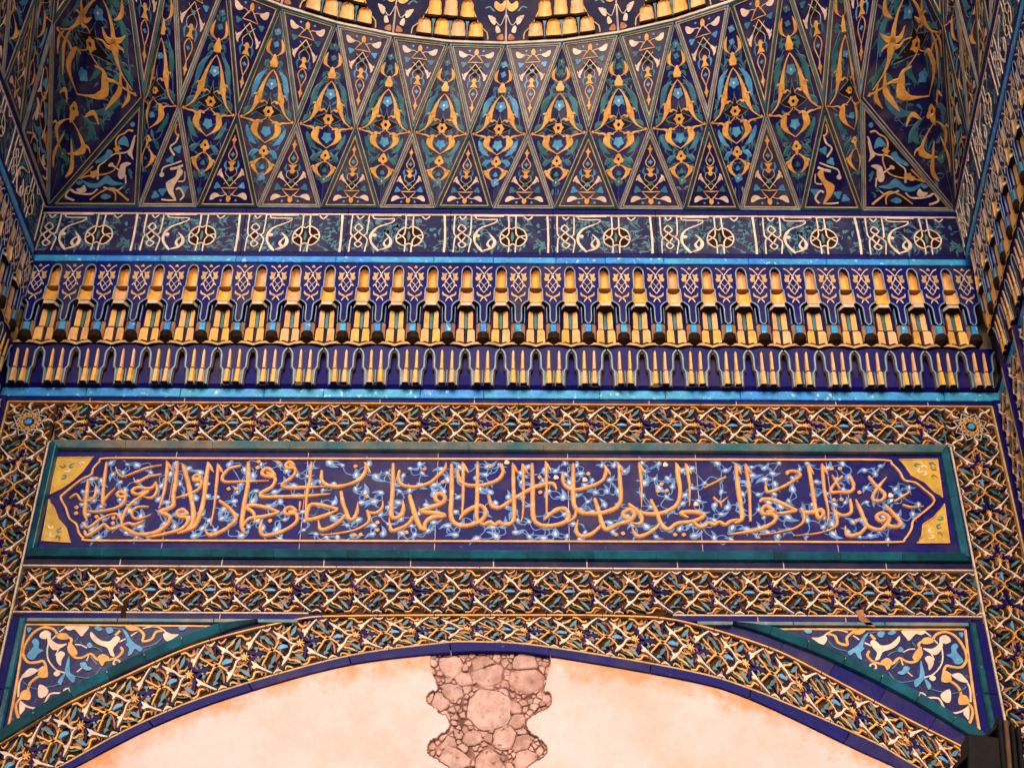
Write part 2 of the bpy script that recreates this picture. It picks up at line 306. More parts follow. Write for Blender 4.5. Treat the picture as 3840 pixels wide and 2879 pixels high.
# upper frieze
uf = thing('arabesque_frieze', 'carved arabesque tile band directly above the long inscription panel', 'tile band', 'carved arabesque bands')
x0 = -XI + .01; nU = 8; pitch = (2 * XI - .02) / nU
pt = tile_proto(HT, 2, pitch / 2); protos = [pt]
for i in range(nU):
    t = pt if i == 0 else copy_tree(pt)
    place(t, uf, Matrix.Translation((x0 + i * pitch, 0, (ZT0 + ZT1) / 2)))
strip(uf, 'edge_line', 'ochre', -XO, XO, ZT1 - .006, ZT1 + .001, -.004, .044, 0.82, seed=3, e=.002)
strip(uf, 'edge_line', 'cream_dull', -XI, XI, ZT0 - .001, ZT0 + .006, -.004, .044, 0.82, seed=4, e=.002)
strip(uf, 'blue_border', 'cobalt', -HALF, HALF, ZT1 + .0015, 6.1935, -.001, .044, 0.41, seed=5)
def rosette(parent, cx, cz, H):
    v, f = box((cx - H, .0215, cz - H), (cx + H, .044, cz + H)); t = obj('corner_tile', v, f, 'brown', parent)
    o = Orn(); rr = random.Random(int(cx * 10))
    q = lambda r, a: (cx + r * math.cos(a), cz + r * math.sin(a))
    for k in range(60):
        a, b = cx + rr.uniform(-.9, .9) * H, cz + rr.uniform(-.9, .9) * H; an = rr.uniform(0, 6.3); l = rr.uniform(.010, .022)
        o.ribbon('under_vine', ('terracotta', 'terracotta', 'navy', 'blue_leaf', 'gold_shade')[k % 5], [(a - l * math.cos(an), b - l * math.sin(an), .0015), (a, b + .003, .0038), (a + l * math.cos(an), b + l * math.sin(an), .0015)], .004, -.022, rr.uniform(-.014, -.006), n=3)
    for st_, r0, m_, hh in ((3, .056, 'ochre', -.002), (3, .082, 'cream_dull', -.004)):
        o.ribbon('ochre_vine', m_, [q(r0, math.pi / 4 * ((i * st_) % 8) + .39) for i in range(8)], .0028, -.018, hh, closed=True, n=3)
    for k in range(8):
        a = k * math.pi / 4
        o.ribbon('leaf', 'cream', [(*q(.070, a), .0015), (*q(.083, a + .12), .0055), (*q(.100, a + .10), .0045), (*q(.116, a - .06), .001)], .005, -.018, .001)
        o.ribbon('cobalt_stem', 'navy', [(*q(.03, a + .2), .002), (*q(.06, a - .2), .004), (*q(.09, a - .3), .002)], .004, -.02, -.006)
        o.ribbon('turquoise_leaf', 'sky_leaf', [(*q(.040, a + .39), .0015), (*q(.050, a + .45), .0045), (*q(.062, a + .39), .0015)], .004, -.02, -.005)
    for sx in (-1, 1):
        for sz in (-1, 1):
            o.ribbon('ochre_vine', 'ochre', [(cx + sx * .95 * H, cz + sz * .45 * H), (cx + sx * .78 * H, cz + sz * .62 * H), (cx + sx * .72 * H, cz + sz * .74 * H), (cx + sx * .5 * H, cz + sz * .95 * H)], .003, -.018, -.002)
            o.ribbon('leaf', 'cream', [(cx + sx * .93 * H, cz + sz * .92 * H, .002), (cx + sx * .84 * H, cz + sz * .82 * H, .006), (cx + sx * .70 * H, cz + sz * .74 * H, .002)], .004, -.018, 0)
    o.blob('boss', 'turquoise', cx, cz, .016, -.018, .001, 6, .12, 0, 18)
    o.emit(t, wallT(), split=AR)
# side borders and corners
for s, nm in ((-1, 'left'), (1, 'right')):
    b = thing('arabesque_border', f'carved arabesque tile border running down the {nm} side of the inscription panel', 'tile band', 'carved arabesque bands')
    cx = s * (XI + XO) / 2
    rosette(b, cx, (ZT0 + ZT1) / 2, HS)
    n = 4; seg = (ZT0 - 4.0) / n
    p2 = tile_proto(HS, 2, seg / 2); protos.append(p2)
    for i in range(n):
        t = p2 if i == 0 else copy_tree(p2)
        place(t, b, Matrix.Translation((cx, 0, ZT0 - (i + 1) * seg)) @ Matrix.Rotation(R_(-90), 4, 'Y'))
    for xx, m in ((XO, 'ochre_line'), (XI, 'cream_dull')):
        z1 = ZT1 if xx == XO else ZT0
        for k in range(3):
            za = z1 + (4.0 - z1) * k / 3; zb = z1 + (4.0 - z1) * (k + 1) / 3
            v, f = bevel_box((s * xx - .0045, -.0045, zb + .001), (s * xx + .0045, .044, za - .001), .002); obj('edge_line', v, f, m, b)
    for k in range(4):
        za = ZT1 + (4.0 - ZT1) * k / 4; zb = ZT1 + (4.0 - ZT1) * (k + 1) / 4
        xa, xb = sorted((s * (XO + .006), s * (HALF + .01)))
        v, f = bevel_box((xa, -.0008, zb + .001), (xb, .044, za - .001), .002); obj('blue_border', v, f, 'cobalt', b)
for s, nm in ((1, 'right'), (-1, 'left')):
    b = thing('arabesque_border', f'carved arabesque tile strip on the {nm} side wall next to the niche corner', 'tile band', 'carved arabesque bands')
    for j in range(3):
        for i in range(4):
            t = copy_tree(p2); t.parent = b; p_ = side_pt(s, .14 + j * .27)
            t.matrix_local = Matrix.Translation((p_.x - s * .032, p_.y, ZT0 + .2 - (i + 1) * seg)) @ Matrix.Rotation(-s * math.pi / 2 + math.atan2(SKEW[s], 1), 4, 'Z') @ Matrix.Rotation(R_(-90), 4, 'Y')
        for k in (0, 1):
            p_ = side_pt(s, .012 + j * .27 + k * .25); v, f = box((-.008, -.008, 0), (.008, .03, 6.19)); q = obj('edge_line', v, f, 'ochre_line' if k else 'cobalt', b)
            q.matrix_local = Matrix.Translation((p_.x - s * .034, p_.y, .002)) @ Matrix.Rotation(-s * math.pi / 2, 4, 'Z')
# lower frieze
lf = thing('arabesque_frieze', 'carved arabesque tile band between the inscription panel and the arch', 'tile band', 'carved arabesque bands')
pb = tile_proto(HB, 2, pitch / 2); protos.append(pb)
for i in range(nU):
    t = pb if i == 0 else copy_tree(pb)
    place(t, lf, Matrix.Translation((x0 + i * pitch, 0, (ZB0 + ZB1) / 2)))
strip(lf, 'edge_line', 'cream', -XI + .006, XI - .006, ZB1 - .003, ZB1 + .004, -.004, .044, .62, seed=6, e=.002)
strip(lf, 'edge_line', 'cream', -XI + .006, -.80, ZB0 - .004, ZB0 + .003, -.004, .044, .62, seed=7, e=.002)
strip(lf, 'edge_line', 'cream', .74, XI - .006, ZB0 - .004, ZB0 + .003, -.004, .044, .62, seed=8, e=.002)

for L, m in (([(452, 2316), (470, 2320), (474, 2288), (482, 2262), (470, 2246), (462, 2270), (455, 2290)], 'umber'), ([(3208, 2292), (3236, 2286), (3240, 2312), (3262, 2332), (3282, 2352), (3250, 2346), (3222, 2326)], 'terracotta')):
    o_ = Orn(lambda x, y: P(x, y)); o_.poly('chip', m, L, -.005, .006, smooth=False); o_.emit(lf, wallT())
# ------------------------------------------------------------------ arch: carved band, blue edge
def wallpts(L): return [P(*p) for p in L]
A_in = wallpts([(-160, 3130), (60, 2990), (284, 2875), (579, 2724), (868, 2614), (1280, 2499), (1639, 2452), (1873, 2444), (2044, 2458), (2560, 2548), (2809, 2620), (3214, 2811), (3370, 2882), (3600, 3010), (3900, 3200)])
A_lo = wallpts([(-200, 3095), (10, 2982), (231, 2869), (498, 2724), (810, 2597), (1280, 2464), (1639, 2412), (1784, 2406), (2027, 2421), (2560, 2510), (2838, 2591), (3254, 2771), (3399, 2852), (3620, 2975), (3930, 3160)])
A_up = wallpts([(-240, 2920), (0, 2788), (197, 2667), (446, 2545), (752, 2412), (1100, 2325), (1300, 2309), (1900, 2306), (2330, 2309), (2560, 2330), (2872, 2423), (3081, 2522), (3370, 2678), (3631, 2811), (3900, 2960)])
def dense(L, n): 
    c = cr(L, False, 14); d = [0]
    for a, b in zip(c, c[1:]): d.append(d[-1] + math.hypot(b[0] - a[0], b[1] - a[1]))
    return c, d
class Curve:
    def __init__(s, L): s.c, s.d = dense(L, 14); s.len = s.d[-1]
    def at(s, t):
        t = max(0, min(1, t)) * s.len; import bisect
        i = max(1, min(len(s.d) - 1, bisect.bisect(s.d, t))); k = (t - s.d[i - 1]) / max(1e-9, s.d[i] - s.d[i - 1])
        a, b = s.c[i - 1], s.c[i]; return (a[0] + (b[0] - a[0]) * k, a[1] + (b[1] - a[1]) * k)
CI, CL, CU = Curve(A_in), Curve(A_lo), Curve(A_up)
arch = thing('arch_band', 'carved arabesque tile arch with a cobalt inner edge over the plastered opening', 'arch', 'carved arabesque bands')
NT = 10
for k in range(NT):
    t0, t1 = k / NT, (k + 1) / NT; n = 8
    lo = [CL.at(t0 + (t1 - t0) * i / n) for i in range(n + 1)]; hi = [CU.at(t0 + (t1 - t0) * i / n) for i in range(n + 1)]
    v, f = prism(lo + hi[::-1], .0215, .044); t = obj('tile', v, f, 'brown', arch)
    Lk = CL.len / NT; H = .068
    o = arabesque(2, Lk / 2, H, .8)
    def T3(x, y, h, t0=t0, Lk=Lk):
        t_ = t0 + x / Lk / NT; a, b = CL.at(t_), CU.at(t_); q = .5 + y / H * .48
        return (a[0] + (b[0] - a[0]) * q, -h, a[1] + (b[1] - a[1]) * q)
    o.emit(t, T3, split=AR)
def band(parent, name, m, ca, cb, t0, t1, y0, y1=.044, n=10, prof=None):
    a = [ca.at(t0 + (t1 - t0) * i / n) for i in range(n + 1)]; b = [cb.at(t0 + (t1 - t0) * i / n) for i in range(n + 1)]
    prof = prof or ((0, y1), (0, y0 + .002), (.06, y0), (.94, y0), (1, y0 + .002), (1, y1))
    V = []; Fc = []; c = len(prof)
    for p, q in zip(a, b):
        for s, y in prof: V.append((p[0] + (q[0] - p[0]) * s, y, p[1] + (q[1] - p[1]) * s))
    for i in range(n):
        for e in range(c - 1): Fc.append((i * c + e, i * c + e + 1, (i + 1) * c + e + 1, (i + 1) * c + e))
    Fc += [tuple(range(c))[::-1], tuple(range(n * c, n * c + c))]
    return obj(name, V, Fc, m, parent)
def off(curve, d, n=80):                     # parallel curve, d > 0 upwards
    out = []
    for i in range(n + 1):
        p = curve.at(i / n); a = curve.at(max(0, i / n - .006)); b = curve.at(min(1, i / n + .006))
        l = math.hypot(b[0] - a[0], b[1] - a[1]); out.append((p[0] - (b[1] - a[1]) / l * d, p[1] + (b[0] - a[0]) / l * d))
    return Curve(out)
for k in range(11): band(arch, 'edge_tile', 'cobalt', CI, off(CL, -.004), k / 11 + .0006, (k + 1) / 11 - .0006, -.006)
for k in range(10): band(arch, 'edge_line', 'ochre_line', off(CL, -.0035), off(CL, .004), k / 10 + .0004, (k + 1) / 10 - .0004, -.003)

# ------------------------------------------------------------------ plaster under the arch with the opening to bare rubble
S = zoom(1480, 2380, 3.253)
patch = [(520, 190), (520, 630), (440, 680), (390, 740), (395, 810), (440, 860), (520, 900), (540, 940), (620, 970), (665, 1040), (665, 1110), (620, 1170), (540, 1210), (530, 1240), (450, 1270), (405, 1340), (400, 1410), (440, 1470), (530, 1500), (545, 1540), (640, 1580), (680, 1660), (700, 1760), (1540, 1760), (1550, 1660), (1690, 1550), (1800, 1490), (1855, 1420), (1850, 1340), (1770, 1270), (1720, 1220), (1640, 1160), (1600, 1090), (1620, 1030), (1690, 970), (1760, 930), (1840, 900), (1900, 850), (1920, 760), (1880, 690), (1820, 640), (1820, 190)]
rh = random.Random(3); hole = [(a + rh.uniform(-.0035, .0035), b + rh.uniform(-.0035, .0035)) for a, b in cr([S(*p) for p in patch], True, 5)]
N_ = 60; top = [off(CI, -.001).at(i / N_) for i in range(N_ + 1)]
zb = 1.0
# the patch reaches the arch: cut the plaster sheet as one outline that runs round the opening
hx = [p for p in hole]
topz = lambda x: min(top, key=lambda q: abs(q[0] - x))[1]
inner = [p for p in hx if p[1] < topz(p[0]) - .004]
st = min(range(len(inner)), key=lambda i: (inner[i][0] + 10 if inner[i][0] < .01 and inner[i][1] > 4.8 else 99))
# order: start at the left top of the opening and walk down, round and up the right side
lefttop = max((i for i in range(len(inner)) if inner[i][0] < 0), key=lambda i: inner[i][1])
walk = inner[lefttop:] + inner[:lefttop]
if walk[1][1] > walk[0][1] or walk[min(6, len(walk) - 1)][0] > .05: walk = walk[::-1]
L_ = [p for p in top if p[0] < walk[0][0]]; R2 = [p for p in top if p[0] > walk[-1][0]]
outline = L_ + [(walk[0][0], topz(walk[0][0]))] + walk + [(walk[-1][0], topz(walk[-1][0]))] + R2 + [(R2[-1][0], zb), (L_[0][0], zb)]
m = mat('plaster', (0.62, 0.505, 0.485), (0.58, 0.40, 0.325), 2.6, 0.44, 0.68, 0.85, (0.54, 0.35, 0.27), 0.70, 0.35, bscale=26)
# rust-coloured water stain that follows the arch edge
t_ = m.node_tree; Nn, Ll = t_.nodes, t_.links; bs = Nn['Principled BSDF']; old = bs.inputs['Base Color'].links[0].from_socket
at = Nn.new('ShaderNodeAttribute'); at.attribute_name = 'stain'; nz = Nn.new('ShaderNodeTexNoise'); nz.inputs['Scale'].default_value = 7; nz.inputs['Detail'].default_value = 8; nz.inputs['Roughness'].default_value = .7
g_ = Nn.new('ShaderNodeNewGeometry'); Ll.new(g_.outputs['Position'], nz.inputs['Vector'])
mu = Nn.new('ShaderNodeMath'); mu.operation = 'MULTIPLY_ADD'; mu.inputs[1].default_value = 2.4; mu.inputs[2].default_value = -.95; Ll.new(nz.outputs[0], mu.inputs[0])
ad = Nn.new('ShaderNodeMath'); ad.operation = 'ADD'; Ll.new(mu.outputs[0], ad.inputs[0]); Ll.new(at.outputs['Fac'], ad.inputs[1])
rp = Nn.new('ShaderNodeMapRange'); rp.inputs[1].default_value = .75; rp.inputs[2].default_value = 1.35; Ll.new(ad.outputs[0], rp.inputs[0])
mxs = Nn.new('ShaderNodeMix'); mxs.data_type = 'RGBA'; mxs.inputs[7].default_value = (0.62, 0.26, 0.11, 1); Ll.new(rp.outputs[0], mxs.inputs[0]); Ll.new(old, mxs.inputs[6]); Ll.new(mxs.outputs[2], bs.inputs['Base Color'])
v, f = prism(outline, 0.004, 0.03)
# add a dense strip of rows below the arch so the stain has points to live on
plaster = thing('plaster_tympanum', 'pink-white plaster wall under the arch, stained along its edge', 'plaster wall')
sheet = obj('plaster_sheet', v, f, 'plaster', plaster)
import bmesh
bm = bmesh.new(); bm.from_mesh(sheet.data); bmesh.ops.triangulate(bm, faces=bm.faces[:])
for _ in range(5):
    ed = [e for e in bm.edges if e.calc_length() > .10]
    if not ed: break
    bmesh.ops.subdivide_edges(bm, edges=ed, cuts=1, use_grid_fill=False); bmesh.ops.triangulate(bm, faces=bm.faces[:])
bm.to_mesh(sheet.data); bm.free()
arcpts = [CI.at(i / 160) for i in range(161)]
at_ = sheet.data.attributes.new('stain', 'FLOAT', 'POINT')
for i, vv in enumerate(sheet.data.vertices):
    d = min((vv.co.x - a) ** 2 + (vv.co.z - b) ** 2 for a, b in arcpts) ** .5
    at_.data[i].value = max(0, 1 - d / .17)
# thin mortar-coloured line round the opening, a part of the plaster
oe = Orn(); oe.ribbon('broken_edge', 'mortar', [(p[0], p[1]) for p in walk[2:-2]], .0028, -.004, .0005, n=1); oe.emit(plaster, wallT(.003))
# rubble stones
rub = thing('rubble_patch', 'bare pink rubble stones showing through the vase-shaped gap in the plaster', 'stone wall')
xs = [p[0] for p in hole]; zs = [p[1] for p in hole]; bx0, bx1, bz0, bz1 = min(xs) - .03, max(xs) + .03, min(zs), 4.89
v, f = box((bx0, .026, bz0), (bx1, .044, bz1)); obj('mortar_bed', v, f, 'mortar', rub)
rr = random.Random(8)
big = [(S(1150, 880), .16), (S(1120, 420), .11), (S(1620, 520), .11), (S(700, 680), .07), (S(560, 790), .06), (S(1080, 330), .07), (S(680, 350), .08), (S(1350, 1240), .09), (S(700, 1500), .09), (S(1150, 1540), .09), (S(1600, 1500), .08), (S(1600, 300), .08), (S(850, 520), .05), (S(1540, 1300), .06), (S(960, 1220), .05)]
seeds = [(x, z, r * .72) for (x, z), r in big]
tries = 0
while len(seeds) < 270 and tries < 9000:
    tries += 1; x, z = rr.uniform(bx0, bx1), rr.uniform(bz0, bz1); r = rr.choice([.008, .011, .015, .02, .028, .036])
    if all((x - a) ** 2 + (z - b) ** 2 > (r * .8 + c * .75) ** 2 for a, b, c in seeds): seeds.append((x, z, r))
def clip(poly, nx, nz_, d):
    out = []
    for i in range(len(poly)):
        a, b = poly[i], poly[(i + 1) % len(poly)]; da, db = a[0] * nx + a[1] * nz_ - d, b[0] * nx + b[1] * nz_ - d
        if da <= 0: out.append(a)
        if da * db < 0: k = da / (da - db); out.append((a[0] + (b[0] - a[0]) * k, a[1] + (b[1] - a[1]) * k))
    return out
for i, (x, z, r) in enumerate(seeds):
    poly = [(x + rr.uniform(1.5, 2.6) * r * math.cos(a * .6283 + r * 99), z + rr.uniform(1.3, 2.3) * r * math.sin(a * .6283 + r * 99)) for a in range(10)]
    poly = [(max(bx0, min(bx1, a)), max(bz0, min(bz1, b))) for a, b in poly]
    for j, (X2, Z2, r2) in enumerate(seeds):
        if j == i: continue
        dx, dz = X2 - x, Z2 - z; l = math.hypot(dx, dz)
        if l > 2.8 * (r + r2): continue
        k = l * r / (r + r2) - rr.uniform(.0008, .0024); poly = clip(poly, dx / l, dz / l, (x * dx + z * dz) / l + k)
        if len(poly) < 3: break
    if len(poly) < 3: continue
    y = .016 + rr.uniform(-.006, .006); ti = rr.uniform(-.03, .03); tj = rr.uniform(-.05, .03); poly = [(p_[0] + (q_[0] - p_[0]) * e_, p_[1] + (q_[1] - p_[1]) * e_) for p_, q_ in zip(poly, poly[1:] + poly[:1]) for e_ in (.12, .5, .88)]
    js = min(.0035, r * .12); poly = [(a + rr.uniform(-js, js), b + rr.uniform(-js, js)) for a, b in poly]
    n = len(poly); V = [(a, .028, b) for a, b in poly] + [(a, y + .004 + (a - x) * ti + (b - z) * tj, b) for a, b in poly] + [(x + (a - x) * .86, y + (a - x) * ti + (b - z) * tj + rr.uniform(-.001, .001), z + (b - z) * .86) for a, b in poly]
    Fc = [tuple(range(2 * n, 3 * n))] + [(q * n + e, q * n + (e + 1) % n, (q + 1) * n + (e + 1) % n, (q + 1) * n + e) for q in range(2) for e in range(n)]
    obj('stone', V, Fc, 'stone', rub)

# ------------------------------------------------------------------ the long inscription panel
ins = thing('inscription_panel', 'long cobalt tile panel with orange Arabic calligraphy in a teal moulded frame', 'inscription')
PX, PZ0, PZ1 = 2.024, 5.338, 5.914           # centre line of the teal moulding
Z4 = {k: zoom(x, 1640, 2.304) for k, x in zip('ABCD', (100, 960, 1820, 2680))}
tilex = [-PX + .012] + [P(x, 1880)[0] for x in (632, 1138, 1636, 2132, 2622, 3120)] + [PX - .012]
for a, b in zip(tilex, tilex[1:]):
    v, f = bevel_box((a + .0012, .006, PZ0 + .012), (b - .0012, .044, PZ1 - .012), .0015); obj('ground_tile', v, f, 'cobalt', ins)
for a in tilex[1:-1]:
    v, f = box((a - .0015, .0072, PZ0 + .014), (a + .0015, .03, PZ1 - .014)); obj('joint', v, f, 'grout', ins)
# moulding, mitred, in separate lengths; half-round section standing proud of the wall
MW, MP = .0205, .034
def mould(parent, name, m, p, q, w, proud, nrm, mit0=0.0, mit1=0.0, base=.02):
    """length of half-round from p to q in the wall plane; nrm = in-plane normal; mit = mitre slope"""
    d = Vector((q[0] - p[0], q[1] - p[1])); l = d.length; d /= l; V = []; Fc = []; K = 8
    prof = [(-1, base), (-1, -.004), (-.86, -proud * .50), (.42, -proud), (.62, -proud * .97), (.92, -proud * .35), (1, -.002), (1, base)]
    for e, (pt, mt) in enumerate(((p, mit0), (q, mit1))):
        for s, y in prof:
            o = s * w; V.append((pt[0] + nrm[0] * o + d.x * mt * o, y, pt[1] + nrm[1] * o + d.y * mt * o))
    c = len(prof)
    for e in range(c - 1): Fc.append((e, e + 1, c + e + 1, c + e))
    Fc += [tuple(range(c))[::-1], tuple(range(c, 2 * c))]
    return obj(name, V, Fc, m, parent)
rr = random.Random(2)
def course(p, q, nrm, cut, ends=(0, 0), m='teal'):
    l = math.hypot(q[0] - p[0], q[1] - p[1]); k = max(1, round(l / cut)); ts = [0] + [(i + rr.uniform(-.12, .12)) / k for i in range(1, k)] + [1]
    for i, (a, b) in enumerate(zip(ts, ts[1:])):
        g = .0008 / l; A = (p[0] + (q[0] - p[0]) * (a + g), p[1] + (q[1] - p[1]) * (a + g)); B = (p[0] + (q[0] - p[0]) * (b - g), p[1] + (q[1] - p[1]) * (b - g))
        mould(ins, 'moulding', m, A, B, MW, MP + rr.uniform(-.001, .001), nrm, ends[0] if i == 0 else 0, ends[1] if i == k - 1 else 0)
course((-PX, PZ0), (PX, PZ0), (0, 1), .27, (1, -1)); course((-PX, PZ1), (PX, PZ1), (0, 1), .36, (-1, 1), 'teal_worn')
course((-PX, PZ0), (-PX, PZ1), (1, 0), .3, (1, -1)); course((PX, PZ0), (PX, PZ1), (1, 0), .3, (-1, 1))
# cobalt fillets outside the moulding
strip(ins, 'blue_fillet', 'navy', -XI + .006, XI - .006, ZB1 + .0045, PZ0 - MW - .0005, .001, .044, .42, seed=12)
strip(ins, 'blue_fillet', 'cobalt', -XI + .006, XI - .006, PZ1 + MW + .0005, ZT0 - .0015, .001, .044, .42, seed=13)
for s in (-1, 1):
    xa, xb = sorted((s * (PX + MW + .0005), s * (XI - .005)))
    if xb > xa:
        v, f = bevel_box((xa, .0015, PZ0 - MW), (xb, .044, PZ1 + MW), .001); obj('blue_fillet', v, f, 'cobalt_deep', ins)
from mathutils.geometry import intersect_point_tri_2d
def inside(p, poly):
    c = False
    for i in range(len(poly)):
        a, b = poly[i], poly[i - 1]
        if (a[1] > p[1]) != (b[1] > p[1]) and p[0] < (b[0] - a[0]) * (p[1] - a[1]) / (b[1] - a[1]) + a[0]: c = not c
    return c
o = Orn(); G0 = -.006
# lobed cartouche line
A, B_, C_, D_ = Z4['A'], Z4['B'], Z4['C'], Z4['D']
cart = [A(*p) for p in [(700, 180), (630, 212), (575, 270), (560, 320), (480, 360), (400, 420), (330, 480), (295, 522), (340, 610), (370, 700), (430, 750), (450, 820), (490, 868), (545, 890)]]
cart2 = [D_(*p) for p in [(1560, 905), (1640, 880), (1700, 790), (1715, 720), (1800, 650), (1900, 545), (1810, 450), (1730, 390), (1640, 370), (1600, 300), (1530, 230), (1450, 195)]]
zb_, zt_ = (cart[-1][1] + cart2[0][1]) / 2, (cart[0][1] + cart2[-1][1]) / 2
def lin(a, b, n=10): return [(a[0] + (b[0] - a[0]) * i / n, a[1] + (b[1] - a[1]) * i / n) for i in range(1, n)]
full = cart + lin(cart[-1], cart2[0]) + cart2 + lin(cart2[-1], cart[0])
o.ribbon('cartouche_line', 'letter', full, .0052, G0, .004, closed=True, n=3)
for Z, L in ((A, [(262, 172), (580, 170), (520, 240), (480, 295), (400, 370), (300, 440), (205, 490)]), (A, [(195, 530), (240, 610), (270, 700), (340, 780), (360, 850), (385, 905), (130, 890)]),
             (D_, [(1590, 190), (1925, 185), (1970, 520), (1900, 470), (1820, 390), (1700, 325), (1650, 250)]), (D_, [(1985, 570), (2030, 910), (1745, 910), (1790, 850), (1800, 750), (1890, 690)])):
    q = [Z(*p) for p in L]; o.poly('corner_panel', 'yellow_glaze', q, G0, -.002, smooth=False)
    o.ribbon('corner_rim', 'letter', q, .0028, -.004, .0015, closed=True, n=1)
    cx, cz = sum(p[0] for p in q) / len(q), sum(p[1] for p in q) / len(q)
    k = sum((p[0] - cx) ** 2 + (p[1] - cz) ** 2 for p in q) ** .5 / len(q)
    rq = random.Random(int(cx * 50 + cz * 9)); sp_ = []
    for i in range(400):
        p_ = (rq.uniform(cx - .12, cx + .12), rq.uniform(cz - .12, cz + .12))
        if len(sp_) < 9 and all(inside((p_[0] + dx_, p_[1] + dz_), q) for dx_ in (-.02, .02) for dz_ in (-.02, .02)) and all((p_[0] - u_) ** 2 + (p_[1] - w_) ** 2 > .0011 for u_, w_ in sp_): sp_.append(p_)
    for i, (u_, w_) in enumerate(sp_):
        a = rq.uniform(0, 6.3); r = .019
        o.ribbon('corner_leaf', ['cream', 'blue_leaf', 'gold_shade'][i % 3], [(u_ - r * math.cos(a), w_ - r * math.sin(a), .0015), (u_, w_, .0055), (u_ + r * .7 * math.cos(a + 1), w_ + r * .7 * math.sin(a + 1), .004), (u_ + r * .9 * math.cos(a + 2), w_ + r * .9 * math.sin(a + 2), .001)], .004, -.003, .0005)
# scrolling leaf ground behind the letters
rr = random.Random(21); shrink = [(p[0] * .988, 5.626 + (p[1] - 5.626) * .93) for p in full]
spots = []; tries = 0
while len(spots) < 340 and tries < 20000:
    tries += 1; p = (rr.uniform(-1.95, 1.95), rr.uniform(5.39, 5.86))
    if inside(p, shrink) and all((p[0] - a) ** 2 + (p[1] - b) ** 2 > .044 ** 2 for a, b in spots): spots.append(p)
for i, (x, z) in enumerate(spots):
    a = rr.uniform(0, 6.28); r = rr.uniform(.012, .021); ca, sa = math.cos(a), math.sin(a)
    mt = 'scroll_leaf'
    tail = (x - 2.4 * r * ca + r * sa * .8, z - 2.4 * r * sa - r * ca * .8)
    o.ribbon(mt, 'scroll_blue', [(*tail, .001), (x - r * 1.1 * ca, z - r * 1.1 * sa, r * .55), (x, z, r * .95), (x + r * .9 * ca, z + r * .9 * sa, r * .35)], .01, G0, -.0035, n=4)
    o.ribbon('leaf_core', 'cream', [(x - r * .7 * ca, z - r * .7 * sa, .001), (x, z, r * .38), (x + r * .5 * ca, z + r * .5 * sa, .001)], .003, -.004, -.002, n=3)
    if i % 3 == 0: o.ribbon(mt, 'scroll_blue', [(x, z, .005), (x + r * 1.2 * sa, z - r * 1.2 * ca, .005), (x + r * 1.9 * sa + r * .5 * ca, z - 1.9 * r * ca + r * .5 * sa, .001)], .004, G0, -.0036, n=3)
    near = sorted(spots, key=lambda q: (q[0] - x) ** 2 + (q[1] - z) ** 2)[1:4]
    for q in near[:2]:
        mx_, mz = (x + q[0]) / 2, (z + q[1]) / 2; k = rr.uniform(-.5, .5); dx, dz = q[0] - x, q[1] - z
        o.ribbon('scroll_stem', 'scroll_blue', [(x, z), (mx_ - dz * k, mz + dx * k), q], .0026, G0, -.004, n=5)
def st(Z, pts, w, t0=None, dot=None):
    q = []; n = len(pts)
    for i, p in enumerate(pts):
        x, z = Z(*p); ww = w * .00052
        if t0 is not None: ww = (w + (t0 - w) * i / (n - 1)) * .00052
        q.append((x, z, ww))
    q[0] = (*q[0][:2], q[0][2] * .8); q[-1] = (*q[-1][:2], q[-1][2] * (.35 if t0 is None else 1))
    o.ribbon('letter_stroke', 'letter', q, .006, G0, .0075, n=5, rnd=True)
